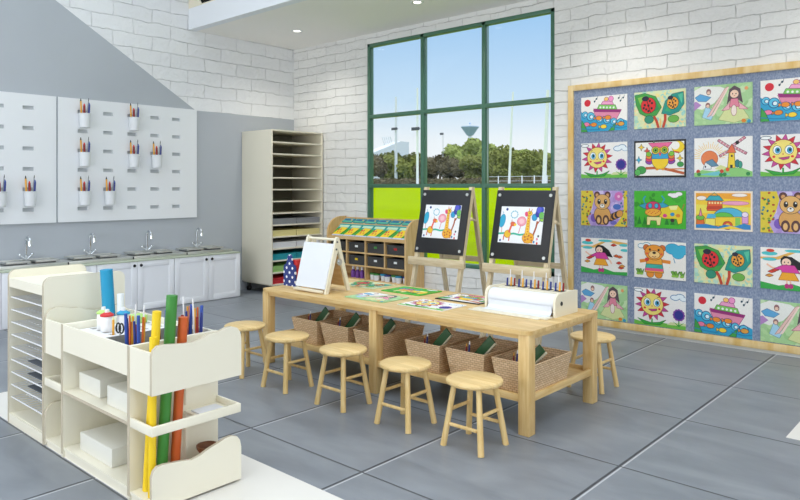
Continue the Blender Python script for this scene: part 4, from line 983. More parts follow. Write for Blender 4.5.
# ------------------------------------------------------------------ wicker baskets with slates and brushes
bk0 = None; sl0 = None; br0 = {}
bxs = (-4.45, -4.09, -3.715, -3.19, -2.825, -2.452)
for i, x in enumerate(bxs):
    wh = ('at the far left end of the lower shelf', 'second from the left on the lower shelf', 'just behind the middle table leg', 'just right of the middle table leg', 'second from the right on the lower shelf', 'at the right end of the lower shelf')[i]
    loc = (x+.155, 3.845, .2155)
    if bk0 is None:
        bk0 = thing('wicker_basket', '', 'basket', loc, 'wicker baskets on the lower shelf')
        m = MB(); bm = m.bm
        def ring(w2, d2, z): return [bm.verts.new((loc[0]+a*w2, loc[1]+b*d2, loc[2]+z)) for a, b in ((-1, -1), (1, -1), (1, 1), (-1, 1))]
        hw, hd, H = .156, .234, .19
        A = ring(hw-.028, hd-.03, 0); B = ring(hw, hd, H); C = ring(hw-.009, hd-.009, H); D = ring(hw-.036, hd-.038, .008)
        bm.faces.new(A[::-1]); bm.faces.new(D)
        for P, Q in ((A, B), (B, C), (C, D)):
            for k in range(4): bm.faces.new((P[k], P[(k+1) % 4], Q[(k+1) % 4], Q[k]))
        m.build('basket_body', 'wicker', bk0, smooth=False)
        m = MB(); r = [(loc[0]+a*(hw-.004), loc[1]+b*(hd-.004), loc[2]+H+.004) for a, b in ((-1, -1), (1, -1), (1, 1), (-1, 1))]
        for k in range(4): m.cyl(r[k], r[(k+1) % 4], .008, n=8); m.sphere(r[k], .009, seg=8)
        m.build('rim', 'wicker', bk0); b_ = bk0
    else: b_ = dup(bk0, loc)
    b_['label'] = 'brown wicker basket '+wh
    # board leaning across the basket towards its right rim
    sx, sy_, sz_ = loc[0]-.085, loc[1]-.10, loc[2]+.045
    if sl0 is None:
        sl0 = thing('small_board', '', 'board', (sx, sy_, sz_), 'green boards in the baskets')
        rt = Matrix.Rotation(math.radians(43), 3, 'Y'); pv = (sx, sy_, sz_)
        bx(sx-.03, sy_-.006, sz_, sx+.03, sy_+.006, sz_+.32, .002, rot=rt, piv=pv).build('writing_face', 'c_board_green', sl0)
        bx(sx+.0302, sy_-.01, sz_-.002, sx+.042, sy_+.008, sz_+.32, .001, rot=rt, piv=pv).build('wooden_edge', 'c_pale_edge', sl0); s_ = sl0
    else: s_ = dup(sl0, (sx, sy_, sz_))
    s_['label'] = 'dark green board leaning in the basket '+wh
    for j, (dx, dy, lx_, ly_, L, mt, tp, cn) in enumerate(((-.04, -.15, .01, .01, .20, 'c_red_dark', 'c_pencil', 'red-handled'), (-.01, -.16, .012, .01, .22, 'c_navy', 'white_pl', 'dark blue'))):
        p = (loc[0]+dx-.02, loc[1]+dy, loc[2]+.01)
        if j not in br0:
            m = MB(); m.cyl(p, (p[0]+lx_, p[1]+ly_, p[2]+L), .007, .005, 8); o = solo(m, 'brush', mt, p, '', 'brush', cn+' brushes in the baskets')
            m = MB(); m.cyl((p[0]+lx_, p[1]+ly_, p[2]+L), (p[0]+lx_*1.12, p[1]+ly_*1.12, p[2]+L*1.1), .006, .002, 8); m.build('bristles', tp, o); br0[j] = o
        else:
            o = br0[j].copy(); col.objects.link(o); o.location = p; q = br0[j].children[0].copy(); col.objects.link(q); q.parent = o
        o['label'] = cn+' brush in the basket '+wh

# ------------------------------------------------------------------ stools
def stool(x, y, label):
    t = thing('round_stool', label, 'stool', (x, y, 0), 'round pine stools around the work table')
    m = MB(); m.lathe((x, y, 0), [(0, .360), (.155, .360), (.163, .365), (.166, .374), (.163, .384), (.155, .389), (0, .389)], 40); m.build('seat', 'stool_seat', t)
    c = {}
    for a in (-1, 1):
        for b in (-1, 1):
            c[a, b] = (Vector((x+a*.133, y+b*.125, 0)), Vector((x+a*.086, y+b*.08, .3595)))
            m = MB(); m.cyl(c[a, b][0], c[a, b][1], .0185, .0165, 14); m.build('leg', 'stool_leg', t)
    def pt(k, z): p, q = c[k]; return p+(q-p)*(z/.3595)
    for k1, k2, z in (((-1, -1), (1, -1), .128), ((-1, 1), (1, 1), .128), ((-1, -1), (-1, 1), .208), ((1, -1), (1, 1), .208)):
        a, b = pt(k1, z), pt(k2, z); d = (b-a).normalized()
        m = MB(); m.cyl(a+d*.019, b-d*.019, .0105, n=10); m.build('stretcher', 'stool_leg', t)
    return t
st0 = stool(-2.312, 3.228, 'round pine stool nearest the camera, at the right end of the front row')
for x, y, r, l in ((-2.85, 3.23, 0, 'round pine stool second from the right in the front row'), (-3.425, 3.23, 0, 'round pine stool in the middle of the front row, left of the middle table leg'),
                (-4.035, 3.23, 0, 'round pine stool second from the left in the front row'), (-4.60, 3.25, 0, 'round pine stool at the left of the front row, partly behind the wavy cream panel'),
                (-2.325, 4.76, 0, 'round pine stool at the right end of the table, behind its corner leg')):
    dup(st0, (x, y, 0), l, rotz=r)
# ------------------------------------------------------------------ tabletop easel
ex0, ex1, eyf, eyb, eh = -4.452, -4.082, 3.665, 3.945, .445
t = thing('tabletop_easel', 'small wooden tabletop easel with a whiteboard, standing on the left end of the work table', 'easel', ((ex0+ex1)/2, 3.87, TZ))
ya = (eyf+eyb)/2; sl = (ya-.02-eyf)/eh
def yf(z): return eyf+z*sl
for x in (ex0, ex1-.022):
    m = MB(); m.prism('x', [(eyf-.012, 0), (eyf+.022, 0), (yf(eh)+.03, eh-.02), (yf(eh)+.02, eh+.005), (yf(eh)-.0, eh+.012), (yf(eh)-.015, eh-.005)], x, x+.022); m.build('front_leg', 'ivory', t)
for x in (ex0+.0225, ex1-.0445):
    m = MB(); m.prism('x', [(eyb+.012, 0), (eyb-.022, 0), (ya+.0, eh-.06), (ya+.0, eh-.02), (ya+.035, eh-.03), (ya+.045, eh-.08)], x, x+.021); m.build('rear_leg', 'ivory', t)
rot = Matrix.Rotation(-math.atan(sl), 3, 'X')
m = MB(); m.box(ex0-.004, eyf-.021, .035, ex1-.012, eyf-.0125, eh-.035, rot=rot, piv=(0, eyf, 0)); 
w_ = m
for v in w_.bm.verts: v.co.z += TZ
w_.build('whiteboard', 'white_paper', t)
for ch in t.children:
    if ch.name.startswith(('front_leg', 'rear_leg')):
        for v in ch.data.vertices: v.co.z += TZ
bx(ex0-.004, eyf-.035, TZ+.010, ex1-.0225, eyf-.013, TZ+.03, .002).build('marker_ledge', 'ivory', t)
m = MB(); m.cyl((ex0+.0225, yf(eh-.02)+.006, TZ+eh-.012), (ex1-.0225, yf(eh-.02)+.006, TZ+eh-.012), .011, n=12); m.build('top_dowel', 'ivory', t)
m = MB(); m.box(ex0+.0445, eyb-.02, TZ+.045, ex1-.0455, eyb-.005, TZ+.075, rot=None); m.build('rear_rail', 'ivory', t)
m = MB(); m.prism('y', [(ex0+.05, TZ+.04), (ex1-.05, TZ+.04), (ex1-.05, TZ+.3), (ex0+.05, TZ+.3)], 0, .006)
for v in m.bm.verts: v.co.y += eyb-.03-(v.co.z-TZ)*sl
m.build('rear_panel', 'ply_x', t)
m = MB(); m.cyl((ex1+.0, ya-.005, TZ+.25), (ex1+.012, ya-.005, TZ+.25), .028, n=20); m.cyl((ex1+.012, ya-.005, TZ+.25), (ex1+.018, ya-.005, TZ+.25), .014, n=16); m.build('wing_knob', 'chrome', t, 'round silver knob')
for y, z in ((yf(eh-.03)+.005, TZ+eh-.03), (yf(eh-.09)+.012, TZ+eh-.09)):
    m = MB(); m.cyl((ex1, y, z), (ex1+.004, y, z), .008, n=12); m.build('bolt', 'steel_dark', t, 'dark bolt head')

# ------------------------------------------------------------------ paintings lying on the table
for k, x, y, a, lab in (('ladybug', -4.40, 4.10, .0, 'ladybug painting lying on the table behind the foot of the tabletop easel'),
                        ('fairy', -3.875, 3.67, .0, 'pale mint fairy painting lying on the table near its front edge'),
                        ('bull', -3.885, 4.095, .0, 'bright green bull painting lying on the table, beyond the mint one'),
                        ('sun', -3.335, 3.69, .01, 'sun painting with red petals lying near the front edge, left of the roll dispenser'),
                        ('owl', -3.30, 4.085, .0, 'dark-edged owl painting lying on the table behind the sun painting')):
    o = first[k].copy(); col.objects.link(o); o['group'] = 'paintings lying on the work table'; o['label'] = lab
    o.matrix_world = Matrix.Translation((x, y, TZ+.001)) @ Matrix.Rotation(a, 4, 'Z') @ Matrix.Rotation(-PI/2, 4, 'X') @ Matrix.Translation((0, -.006, 0)) @ Matrix.Scale(.80, 4, (1, 0, 0)) @ Matrix.Scale(.80, 4, (0, 0, 1))

# ------------------------------------------------------------------ paper roll dispenser
t = thing('paper_roll_dispenser', 'cream paper roll dispenser with a white roll, on the right end of the work table', 'dispenser', (-2.6, 4.2, TZ))
PX0, PX1 = -2.785, -2.222
ZY = -.075
prof = [(4.012, TZ), (4.322, TZ), (4.322, TZ+.152), (4.082, TZ+.155)]+[(4.072-.06*math.sin(k*PI/12), TZ+.095+.06*math.cos(k*PI/12)) for k in range(0, 7)]
for x in (PX0, PX1-.018):
    m = MB(); m.prism('x', prof, x, x+.018); m.build('side_panel', 'ivory', t)
m = MB(); m.box(PX0+.018, 4.147, TZ+.13, PX1-.018, 4.322, TZ+.145); m.box(PX0+.018, 4.307, TZ+.01, PX1-.018, 4.322, TZ+.13); m.box(PX0+.018, 4.147, TZ+.11, PX1-.018, 4.154, TZ+.13)
holder_x = []
m.build('brush_shelf', 'ivory', t)
m = MB(); m.cyl((PX0+.02, 4.085, TZ+.082), (PX1-.02, 4.085, TZ+.082), .062, n=40); m.build('paper_roll', 'white_paper', t, 'white paper roll')
m = MB(); m.box(PX0-.05, 3.875, TZ+.0005, PX1-.05, 3.905, TZ+.008, .002); m.box(PX0-.03, 3.9055, TZ+.0005, PX1-.004, 3.985, TZ+.012, .003); m.build('cutter_bar', 'beige_lam', t, 'pale cutter bar')
m = MB(); m.prism('x', [(3.93, TZ+.0125), (4.0, TZ+.0125), (4.018, TZ+.035), (4.0145, TZ+.07), (4.0125, TZ+.07), (4.016, TZ+.035), (3.999, TZ+.014), (3.93, TZ+.014)], PX0+.03, PX1-.03); m.build('paper_strip', 'white_paper', t)
m = MB(); m.lathe((0, 0, 0), [(0, 0), (.014, 0), (.014, .004), (0, .004)], 16)
bmesh.ops.transform(m.bm, matrix=Matrix.Translation((PX1, 4.092, TZ+.085)) @ Matrix.Rotation(PI/2, 4, 'Y'), verts=list(m.bm.verts)); m.build('roll_axle', 'black_pl', t, 'black axle slot')
bb = {}
for i in range(5):
    xc_ = PX0+.085+.098*i; wh = ('at the left end', 'second from the left', 'in the middle', 'second from the right', 'at the right end')[i]
    bx(xc_-.034, 4.192, TZ+.1455, xc_+.034, 4.262, TZ+.1475).build('brush_hole', 'black_pl', t, 'dark hole')
    for j, (dx, L, mt, cn) in enumerate(((-.024, .055, 'c_navy', 'thick navy'), (-.012, .115, 'white_pl', 'thin white'), (.008, .062, 'c_pencil', 'amber'), (.024, .055, ('c_red_dark' if i % 2 == 0 else 'c_navy'), ('dark red' if i % 2 == 0 else 'short navy')))):
        p = (xc_+dx, 4.222+(.01 if j % 2 else -.01), TZ+.148)
        key = mt+cn
        lab = cn+' brush in the roll dispenser, in the hole '+wh
        if key in bb: o = bb[key].copy(); col.objects.link(o); o.location = p; o['label'] = lab
        else: m = MB(); m.cyl(p, (p[0]+.003, p[1], p[2]+L), .0075 if L < .08 else .0045, .006 if L < .08 else .003, 8); o = solo(m, 'brush', mt, p, lab, 'brush', cn+' brushes in the roll dispenser'); bb[key] = o

# ------------------------------------------------------------------ drying rack (left of the craft station)
DX0, DX1, DY0, DY1 = -4.752, -4.172, 1.55, 2.037
t = thing('drying_rack', 'cream drying rack with white wire shelves, left of the craft station', 'rack', ((DX0+DX1)/2, (DY0+DY1)/2, 0))
def rsq(y0, z0, y1, z1, r):
    return [(y0, z0), (y1, z0)]+[(y1-r+r*math.cos(k*PI/12), z1-r+r*math.sin(k*PI/12)) for k in range(7)]+[(y0+r-r*math.sin(k*PI/12), z1-r+r*math.cos(k*PI/12)) for k in range(7)]
for x in (DX0, DX1-.02):
    m = MB(); m.prism('x', rsq(DY0, 0, DY1, .972, .045), x, x+.02, emi=1); m.build('side_panel', ['cream', 'cream_edge'], t)
    m = MB(); m.box(x+.001, DY0-.0015, .02, x+.019, DY0-.0001, .925); m.build('edge_band', 'cream_edge', t, 'taupe front edge')
bx(DX0+.02, DY0+.012, .905, DX1-.02, DY1-.01, .922).build('top_board', 'cream', t)
bx(DX0+.02, DY0+.002, .866, DX1-.02, DY0+.012, .922).build('front_rail', 'cream', t)
bx(DX0+.02, DY1-.012, .0, DX1-.02, DY1-.002, .905).build('back_panel', 'cream', t)
bx(DX0+.02, DY0+.002, 0, DX1-.02, DY0+.014, .06).build('plinth', 'cream', t)
bx(DX0+.02, DY0+.014, .045, DX1-.02, DY1-.012, .062).build('bottom_board', 'cream', t)
w0 = None
for k in range(9):
    z = .80-.0795*k
    if w0 is None:
        m = MB(); a0, a1, c0, c1 = DX0+.024, DX1-.024, DY0+.012, DY1-.02
        m.box(a0, c0, -.004, a1, c0+.005, .004); m.box(a0, c1-.004, -.002, a1, c1, .002); m.box(a0, c0, -.002, a0+.005, c1, .002); m.box(a1-.005, c0, -.002, a1, c1, .002)
        for q in range(1, 11): x = a0+(a1-a0)*q/11; m.box(x-.0035, c0+.005, -.0024, x+.0035, c1-.004, .0024)
        for q in range(1, 5): y = c0+(c1-c0)*q/5; m.box(a0+.005, y-.003, -.0065, a1-.005, y+.003, -.0025)
        for v in m.bm.verts: v.co.z += z
        w0 = m.build('wire_shelf', 'wire', t, 'white wire grid'); zw = z
    else:
        c = w0.copy(); col.objects.link(c); c.location = (0, 0, z-zw); c.parent = t
    if k in (5, 6, 7):
        m = bx(DX0+.16, DY0+.06, z+.002, DX1-.05, DY1-.1, z+.006)
        solo(m, 'paper_sheet', 'slate_paper', (DX0+.35, DY0+.2, z+.002), 'dark grey sheet drying on a wire shelf of the rack, '+{5: 'upper', 6: 'middle', 7: 'lower'}[k]+' of the three', 'paper', 'dark sheets on the drying rack')

# ------------------------------------------------------------------ craft station
CX0, CX1, CY0, CY1, CZ = -4.162, -2.916, 1.55, 2.037, .738
xa, xb = -3.912, -3.138
t = thing('craft_station', 'cream craft station with wave-edged end panels, open shelves and top bins, in the foreground', 'cabinet', ((CX0+CX1)/2, (CY0+CY1)/2, 0))
for x in (xa-.012, xb-.012):
    bx(x, CY0, 0, x+.024, CY1, CZ, .001).build('upright_panel', 'cream', t)
    m = bx(x+.001, CY0-.0015, .02, x+.023, CY0-.0001, CZ); m.build('edge_band', 'cream_edge', t, 'taupe front edge')
x0, x1 = xa+.0125, xb-.0125
bx(x0, CY0+.001, .592, x1, CY0+.014, CZ-.003).build('front_panel', 'cream', t)
bx(x0, CY1-.014, .04, x1, CY1-.001, CZ-.003).build('back_panel', 'cream', t)
bx(x0, CY0+.002, .355, x1, CY1-.0145, .372).build('shelf', 'cream', t)
m = bx(x0, CY0+.0005, .356, x1, CY0+.0018, .371); m.build('edge_band', 'cream_edge', t)
bx(x0, CY0+.004, .04, x1, CY1-.0145, .056).build('bottom_board', 'cream', t)
bx(x0, CY0+.01, 0, x1, CY0+.024, .0395).build('plinth', 'cream', t)
bx(x0, CY0+.0145, .595, x1, CY1-.0145, .607).build('bin_floor', 'cream', t)
# perforated holder
hx0, hx1, hy0, hy1 = x0+.012, -3.505, CY0+.016, CY1-.016
nx, ny = 5, 5; m = MB(); zt = .700
px_ = [hx0]; 
for i in range(nx): c = hx0+(hx1-hx0)*(i+.5)/nx; px_ += [c-.021, c+.021]
px_.append(hx1); py_ = [hy0]
for i in range(ny): c = hy0+(hy1-hy0)*(i+.5)/ny; py_ += [c-.021, c+.021]
py_.append(hy1)
for i in range(0, len(px_)-1):
    if i % 2 == 0: m.box(px_[i], hy0, zt-.012, px_[i+1], hy1, zt)
    else:
        for j in range(0, len(py_)-1, 2): m.box(px_[i], py_[j], zt-.012, px_[i+1], py_[j+1], zt)
for b in ((hx0, hy0, hx0+.004, hy1), (hx1-.004, hy0, hx1, hy1)): m.box(b[0], b[1], .608, b[2], b[3], zt-.012)
m.build('perforated_holder', 'white_pl', t, 'white holder with square holes', smooth=False)
m = MB(); m.box(-3.50, hy0, .608, -3.495, hy1, .715); m.box(x1-.018, hy0, .608, x1-.013, hy1, .715); m.box(-3.495, hy0, .608, x1-.018, hy1, .613); m.box(-3.495, hy1-.005, .613, x1-.018, hy1, .715)
m.build('brush_bin', 'grey_liner', t, 'grey brush bin')
def wave(z0, zl, zm, zh, inv):
    """outline in (y, z): low shoulder, dip, high shoulder; inv puts the high shoulder at the front"""
    D = CY1-CY0; pts = []
    key = [(0, zl-.045), (.02, zl-.018), (.06, zl-.002), (.12, zl), (.22, zl-.006), (.32, zl-.012), (.42, zm-.004), (.52, zm+.004), (.62, zm+.022), (.72, zh-.016), (.8, zh-.003), (.88, zh), (.95, zh-.012), (.985, zh-.035), (1.0, zh-.07)]
    for a, z in key: pts.append(((CY1-a*D) if inv else (CY0+a*D), z))
    base = [(CY1, z0), (CY0, z0)] if not inv else [(CY0, z0), (CY1, z0)]
    return pts+base
def endbay(side):
    s = 1 if side == 'right' else -1
    if s > 0: xi, xo = xb+.0125, CX1
    else: xi, xo = xa-.0125, CX0
    lo, hi = min(xi, xo), max(xi, xo)
    pin, pout = (xo-.018, xo) if s > 0 else (xo, xo+.018)
    ilo, ihi = (xi, pin) if s > 0 else (pout, xi)
    zz = .54
    m = MB(); m.prism('x', wave(zz, .768, .757, .797, s < 0), pin, pout, emi=1); m.build('wave_panel', ['cream', 'cream_edge'], t, 'upper wave-edged panel')
    m = MB(); m.prism('x', wave(.012, .212, .195, .245, s < 0), pin, pout, emi=1); m.build('wave_panel', ['cream', 'cream_edge'], t, 'lower wave-edged panel')
    bx(ilo, CY0+.001, zz, ihi, CY0+.014, CZ-.003).build('front_panel', 'cream', t)
    bx(ilo, CY1-.014, zz, ihi, CY1-.001, CZ-.003).build('back_panel', 'cream', t)
    m = MB(); m.box(ilo, CY0+.001, .352, ihi, CY0+.013, .396, .001); m.box(pin, CY0+.001, .352, pout, CY1-.001, .396, .003); m.box(ilo, CY1-.013, .352, ihi, CY1-.001, .396, .001)
    m.build('tray_lip', 'cream', t)
    m = MB(); m.box(ilo, 1.835, .353, ihi, CY1-.0135, .362); m.build('tray_board', 'cream', t)
    m = MB(); m.box(ilo, CY0+.002, .03, ihi, CY1-.002, .044); m.build('bottom_board', 'cream', t)
    m = MB(); m.box(ilo, CY0+.008, 0, ihi, CY0+.02, .0295); m.box(ilo, CY1-.02, 0, ihi, CY1-.008, .0295); m.build('plinth', 'cream', t)
    m = MB(); 
    if s > 0: m.box(xi, 1.828, .0445, xi+.03, 1.842, .352); m.box(xi, 1.828, .3965, xi+.03, 1.842, .72)
    else: m.box(xi-.03, 1.828, .0445, xi, 1.842, .352); m.box(xi-.03, 1.828, .3965, xi, 1.842, .72)
    m.build('partition', 'cream', t)
endbay('right'); endbay('left')
bx(CX0+.0185, CY0+.014, .545, xa-.0125, CY1-.0145, .555).build('bin_floor', 'cream', t)

# things in the station
for nm, (a, b, c, d, z0, z1), lab in (('white_box', (-3.86, 1.62, -3.60, 1.86, .3725, .47), 'white box at the left on the upper shelf of the craft station'),
                                      ('white_box', (-3.475, 1.60, -3.24, 1.86, .3725, .475), 'white box at the right on the upper shelf of the craft station'),
                                      ('white_box', (-3.80, 1.60, -3.42, 1.88, .0565, .155), 'wide white box on the bottom shelf of the craft station')):
    solo(bx(a, b, z0, c, d, z1, .006), nm, 'box_white', ((a+c)/2, (b+d)/2, z0), lab, 'box', 'white boxes in the craft station')
def roll(p0, p1, r, mt, lab):
    p0 = Vector(p0); p1 = Vector(p1); m = MB(); ax = (p1-p0).normalized()
    m.cyl(p0, p1, r, n=24); o = solo(m, 'paper_roll', mt, p0, lab, 'paper roll', 'coloured paper rolls in the craft station')
    m = MB(); m.cyl(p1+ax*.0002, p1+ax*.0012, r*.55, n=20); m.build('core_hole', 'c_brown' if 0 else mt, o)
roll((-3.075, 1.610, .046), (-3.035, 1.640, .905), .0205, 'c_yellow', 'tall yellow paper roll standing in the right bin of the craft station')
roll((-2.99, 1.59, .046), (-2.985, 1.595, .795), .0175, 'c_yellow', 'short yellow paper roll in front of the tall one in the craft station')
roll((-3.072, 1.68, .046), (-3.045, 1.725, .97), .0265, 'c_green', 'green paper roll, the tallest in the right bin of the craft station')
roll((-3.07, 1.75, .046), (-3.045, 1.785, .855), .0235, 'c_orange_roll', 'orange-red paper roll beside the green one in the craft station')
roll((-4.02, 1.875, .557), (-4.024, 1.85, 1.005), .036, 'c_sky', 'thick blue paper roll standing in the left bin of the craft station')
roll((-3.953, 1.905, .557), (-3.955, 1.905, .86), .02, 'white_paper', 'slim white paper roll behind the blue one in the craft station')
# glue bottles
for x, y, mt, cn, wh in ((-3.81, 1.735, 'c_lime', 'lime green', 'leftmost'), (-3.715, 1.712, 'c_red', 'red', 'front'), (-3.705, 1.80, 'c_sky', 'blue', 'rear')):
    r = thing('glue_bottle', 'white glue bottle with a '+cn+' cap on the perforated holder', 'bottle', (x, y, .7005), 'capped white bottles on the craft station')
    m = MB(); m.lathe((x, y, .7005), [(0, 0), (.032, 0), (.034, .004), (.034, .075), (.03, .085), (0, .085)], 20); m.build('bottle_body', 'white_pl', r)
    m = MB(); m.lathe((x, y, .7005), [(.036, .0855), (.037, .093), (.018, .105), (.0, .105)], 20); c = m.build('cap', mt, r, cn+' cap')
    m = MB(); m.lathe((x, y, .7005), [(.012, .1055), (.011, .122), (0, .122)], 14); m.build('nozzle', 'white_pl', c)
# pencil and scissors standing in the holder holes
p = (-3.672, 1.7, .6085) 
gx = [hx0+(hx1-hx0)*(i+.5)/nx for i in range(nx)]; gy = [hy0+(hy1-hy0)*(i+.5)/ny for i in range(ny)]
p = (gx[3], gy[1]-.0, .6085); m = MB(); m.cyl(p, (p[0], p[1], p[2]+.17), .0065, n=6); o = solo(m, 'pencil', 'c_pencil', p, 'yellow pencil standing in a hole of the white holder, in front of the red-capped bottle', 'pencil')
m = MB(); m.cyl((p[0], p[1], p[2]+.17), (p[0], p[1], p[2]+.19), .0065, .001, 6); m.build('tip', 'c_cream_paper', o)
p = (gx[4], gy[1]-.0, .6085); t2 = thing('scissors', 'black-handled scissors standing in a hole of the white holder', 'scissors', p)
m = MB(); m.box(p[0]-.006, p[1]-.003, p[2], p[0]+.006, p[1]+.003, p[2]+.105); m.build('blades', 'steel', t2)
for s in (-1, 1):
    m = MB(); c = Vector((p[0]+s*.014, p[1]+s*.002, p[2]+.135)); m.tube([c+Vector((.012*math.cos(k*PI/6), .006*math.cos(k*PI/6), .026*math.sin(k*PI/6))) for k in range(13)], .0045, 8); m.build('finger_ring', 'c_black', t2)
# black cups with brushes in the grey bin
cupb = None; bcache = {}
specs = [('c_pencil', .0065, .23, 'amber'), ('c_red_dark', .0095, .18, 'dark red'), ('c_blue', .0105, .22, 'blue'), ('white_pl', .005, .285, 'white'), ('c_navy', .008, .20, 'navy'), ('c_orange', .006, .21, 'orange')]
for q, (x, y, wh) in enumerate(((-3.31, 1.645, 'front left cup of the grey bin'), (-3.225, 1.65, 'front right cup of the grey bin'), (-3.265, 1.80, 'middle cup of the grey bin'), (-3.31, 1.96, 'rear left cup of the grey bin'), (-3.222, 1.975, 'rear right cup of the grey bin'))):
    loc = (x, y, .6135)
    if cupb is None:
        cupb = MB(); cupb.lathe(loc, [(0, 0), (.03, 0), (.037, .088), (.034, .088), (.028, .006), (0, .005)], 20)
        cupb = solo(cupb, 'brush_cup', 'c_black', loc, '', 'cup', 'black cups in the grey bin'); c = cupb
    else: c = cupb.copy(); col.objects.link(c); c.location = loc
    c['label'] = 'small black cup, '+wh
    for j, (mt, r, L, cn) in enumerate(specs):
        if q == 2 and j > 2: continue
        a = j*2.4+q*.8; dx, dy = .015*math.cos(a), .015*math.sin(a)
        p = Vector((x+dx, y+dy, .6195)); L2 = L+.012*((q*3+j) % 3)
        m = MB(); m.cyl(p, p+Vector((dx*.75, dy*.75, L2)), r, r*.8, 8)
        solo(m, 'brush', mt, p, cn+'-handled brush in the '+wh, 'brush', cn+' brushes on the craft station')
# paper on the tray, bowl, pink item
solo(bx(-3.08, 1.85, .3625, -2.95, 1.99, .370), 'note_paper', 'c_cream_paper' if 0 else 'white_paper', (-3.01, 1.9, .3625), 'small pad of white note paper on the side tray of the craft station', 'paper')
m = MB(); m.lathe((-3.02, 1.905, .0445), [(0, 0), (.032, 0), (.036, .01), (.028, .05), (.03, .1), (.052, .135), (.055, .15), (.05, .15), (.026, .11), (0, .1)], 28)
solo(m, 'wooden_bowl', 'c_brown', (-3.02, 1.905, .0445), 'brown footed bowl standing behind the lower wave panel of the craft station', 'bowl')
m = MB(); m.sphere((-3.035, 1.805, .0795), .02, 1.2, 1, 1.75); m.sphere((-3.035, 1.805, .13), .018)
solo(m, 'clay_figure', 'c_pink', (-3.035, 1.805, .045), 'little pink object beside the brown bowl in the craft station', 'ornament')
solo(bx(-3.895, 1.575, .7005, -3.84, 1.70, .735, .004) if 0 else bx(-3.885, 1.90, .7005, -3.79, 1.99, .745, .006), 'sponge', 'c_lime', (-3.84, 1.95, .7005), 'lime green block at the rear left of the white holder', 'sponge')

# ------------------------------------------------------------------ outdoors
def gz(y): return -.15+ (1.72+.15)*max(0, min(1, (y-8)/48))**1.0
m = MB(); N_ = 14
ys_ = [7.2+(56-7.2)*i/N_ for i in range(N_+1)]
vs = [[m.bm.verts.new((x, y, gz(y))) for x in (-130, 40)] for y in ys_]
for i in range(N_): m.bm.faces.new((vs[i][0], vs[i][1], vs[i+1][1], vs[i+1][0]))
bmesh.ops.solidify(m.bm, geom=list(m.bm.faces), thickness=.3)
struct(m, 'ground_lawn', 'lawn')
m = MB(); m.box(-170, 56, 1.3, 60, 60, 1.76); struct(m, 'ground_road', 'asphalt')
m = MB(); m.box(-260, 60, 1.2, 90, 150, 1.74); struct(m, 'ground_verge', 'leaf_deep')
def xat(px, y):
    r = ((.74446)*((px-400)/FPX)-.66770, .66770*((px-400)/FPX)+.74446); return r[0]/r[1]*y
def depth(px, y): return y/(.66770*((px-400)/FPX)+.74446)
def zat(px, py, y): return 1.5-(py-187)/FPX*depth(px, y)
def make_tree(name, mat, seed, blobs, n):
    R = random.Random(seed); root = thing(name, '', 'tree', (0, 0, 0), 'trees across the field')
    m = MB(); bm = m.bm
    for i in range(n):
        b = R.choice(blobs); c, rr = Vector(b[0]), b[1]
        d = Vector((R.gauss(0, 1), R.gauss(0, 1), R.gauss(0, 1))).normalized()*rr*R.uniform(.75, 1.05); d.z *= .85
        p = c+d; s = R.uniform(.10, .24); u = Vector((R.gauss(0, 1), R.gauss(0, 1), R.gauss(0, 1))).normalized(); v = u.orthogonal().normalized()
        bm.faces.new([bm.verts.new(p+u*s), bm.verts.new(p+v*s), bm.verts.new(p-u*s), bm.verts.new(p-v*s*.8)])
    for c, rr in blobs: m.sphere(c, rr*.8, 1, 1, .85, seg=10)
    m.build('crown', mat, root, smooth=False)
    m = MB(); m.cyl((0, 0, -.3), (0, 0, 1.6), .22, .12, 10); m.build('trunk', 'bark', root)
    return root
def blobs(seed, n, w, z0, z1, r):
    R = random.Random(seed); return [((R.uniform(-w, w), R.uniform(-w*.6, w*.6), R.uniform(z0, z1)), r*R.uniform(.7, 1.15)) for _ in range(n)]
protos = [make_tree('bushy_tree', 'leaf_green', 1, blobs(1, 9, 1.6, 1.2, 3.2, 1.2), 2600), make_tree('dark_tree', 'leaf_dark', 2, blobs(2, 9, 1.5, 1.1, 3.4, 1.15), 2600),
          make_tree('pale_tree', 'leaf_light', 3, blobs(3, 10, 1.8, 1.6, 4.2, 1.05), 2400), make_tree('green_tree', 'leaf_green', 4, blobs(5, 8, 1.5, 1.0, 3.0, 1.3), 2600)]
used = set()
spots = [(372, 66, 1, 150, 'at the left edge of the window view'), (384, 64, 0, 148, 'just left of the thick floodlight mast'), (399, 63, 0, 152, 'behind the left window column beside the mast'), (412, 65, 3, 152, 'just left of the window\'s left bar'),
         (428, 66, 1, 153, 'with dark leaves, left in the middle window column'), (440, 63, 1, 150, 'with dark leaves, below the thin lamp pole'), (453, 64, 1, 154, 'with dark leaves, below the blue tower'), (464, 70, 2, 137, 'tallest and loose, in front of the blue tower'),
         (474, 64, 0, 153, 'at the right of the middle window column'), (488, 66, 2, 142, 'seen on both sides of the right window bar'), (499, 70, 3, 146, 'at the left of the right window column'), (510, 68, 2, 149, 'behind the white flagpole'),
         (521, 67, 3, 151, 'just right of the white flagpole'), (533, 69, 2, 148, 'near the right edge of the window'), (544, 68, 3, 150, 'by the rightmost white pole'), (556, 67, 2, 147, 'cut off by the right edge of the window'),
         (361, 66, 0, 148, 'partly hidden by the left edge of the window')]
for ti, (px, y, k, py, lab) in enumerate(spots):
    y = (66, 88, 74, 98)[ti % 4]+(ti % 3)
    top = zat(px, py, y); hgt = top-1.7; H0 = (4.3, 4.4, 5.2, 4.2)[k]; s = hgt/H0
    r = protos[k]
    o = r if k not in used else dup(r, (0, 0, 0)); used.add(k)
    o.location = (xat(px, y), y, 1.7); o.scale = (s*1.02, s, s); o.rotation_euler = (0, 0, px*1.7 % 6)
    o['label'] = ('bushy olive tree ', 'brownish dark tree ', 'pale airy tree ', 'round green tree ')[k]+lab
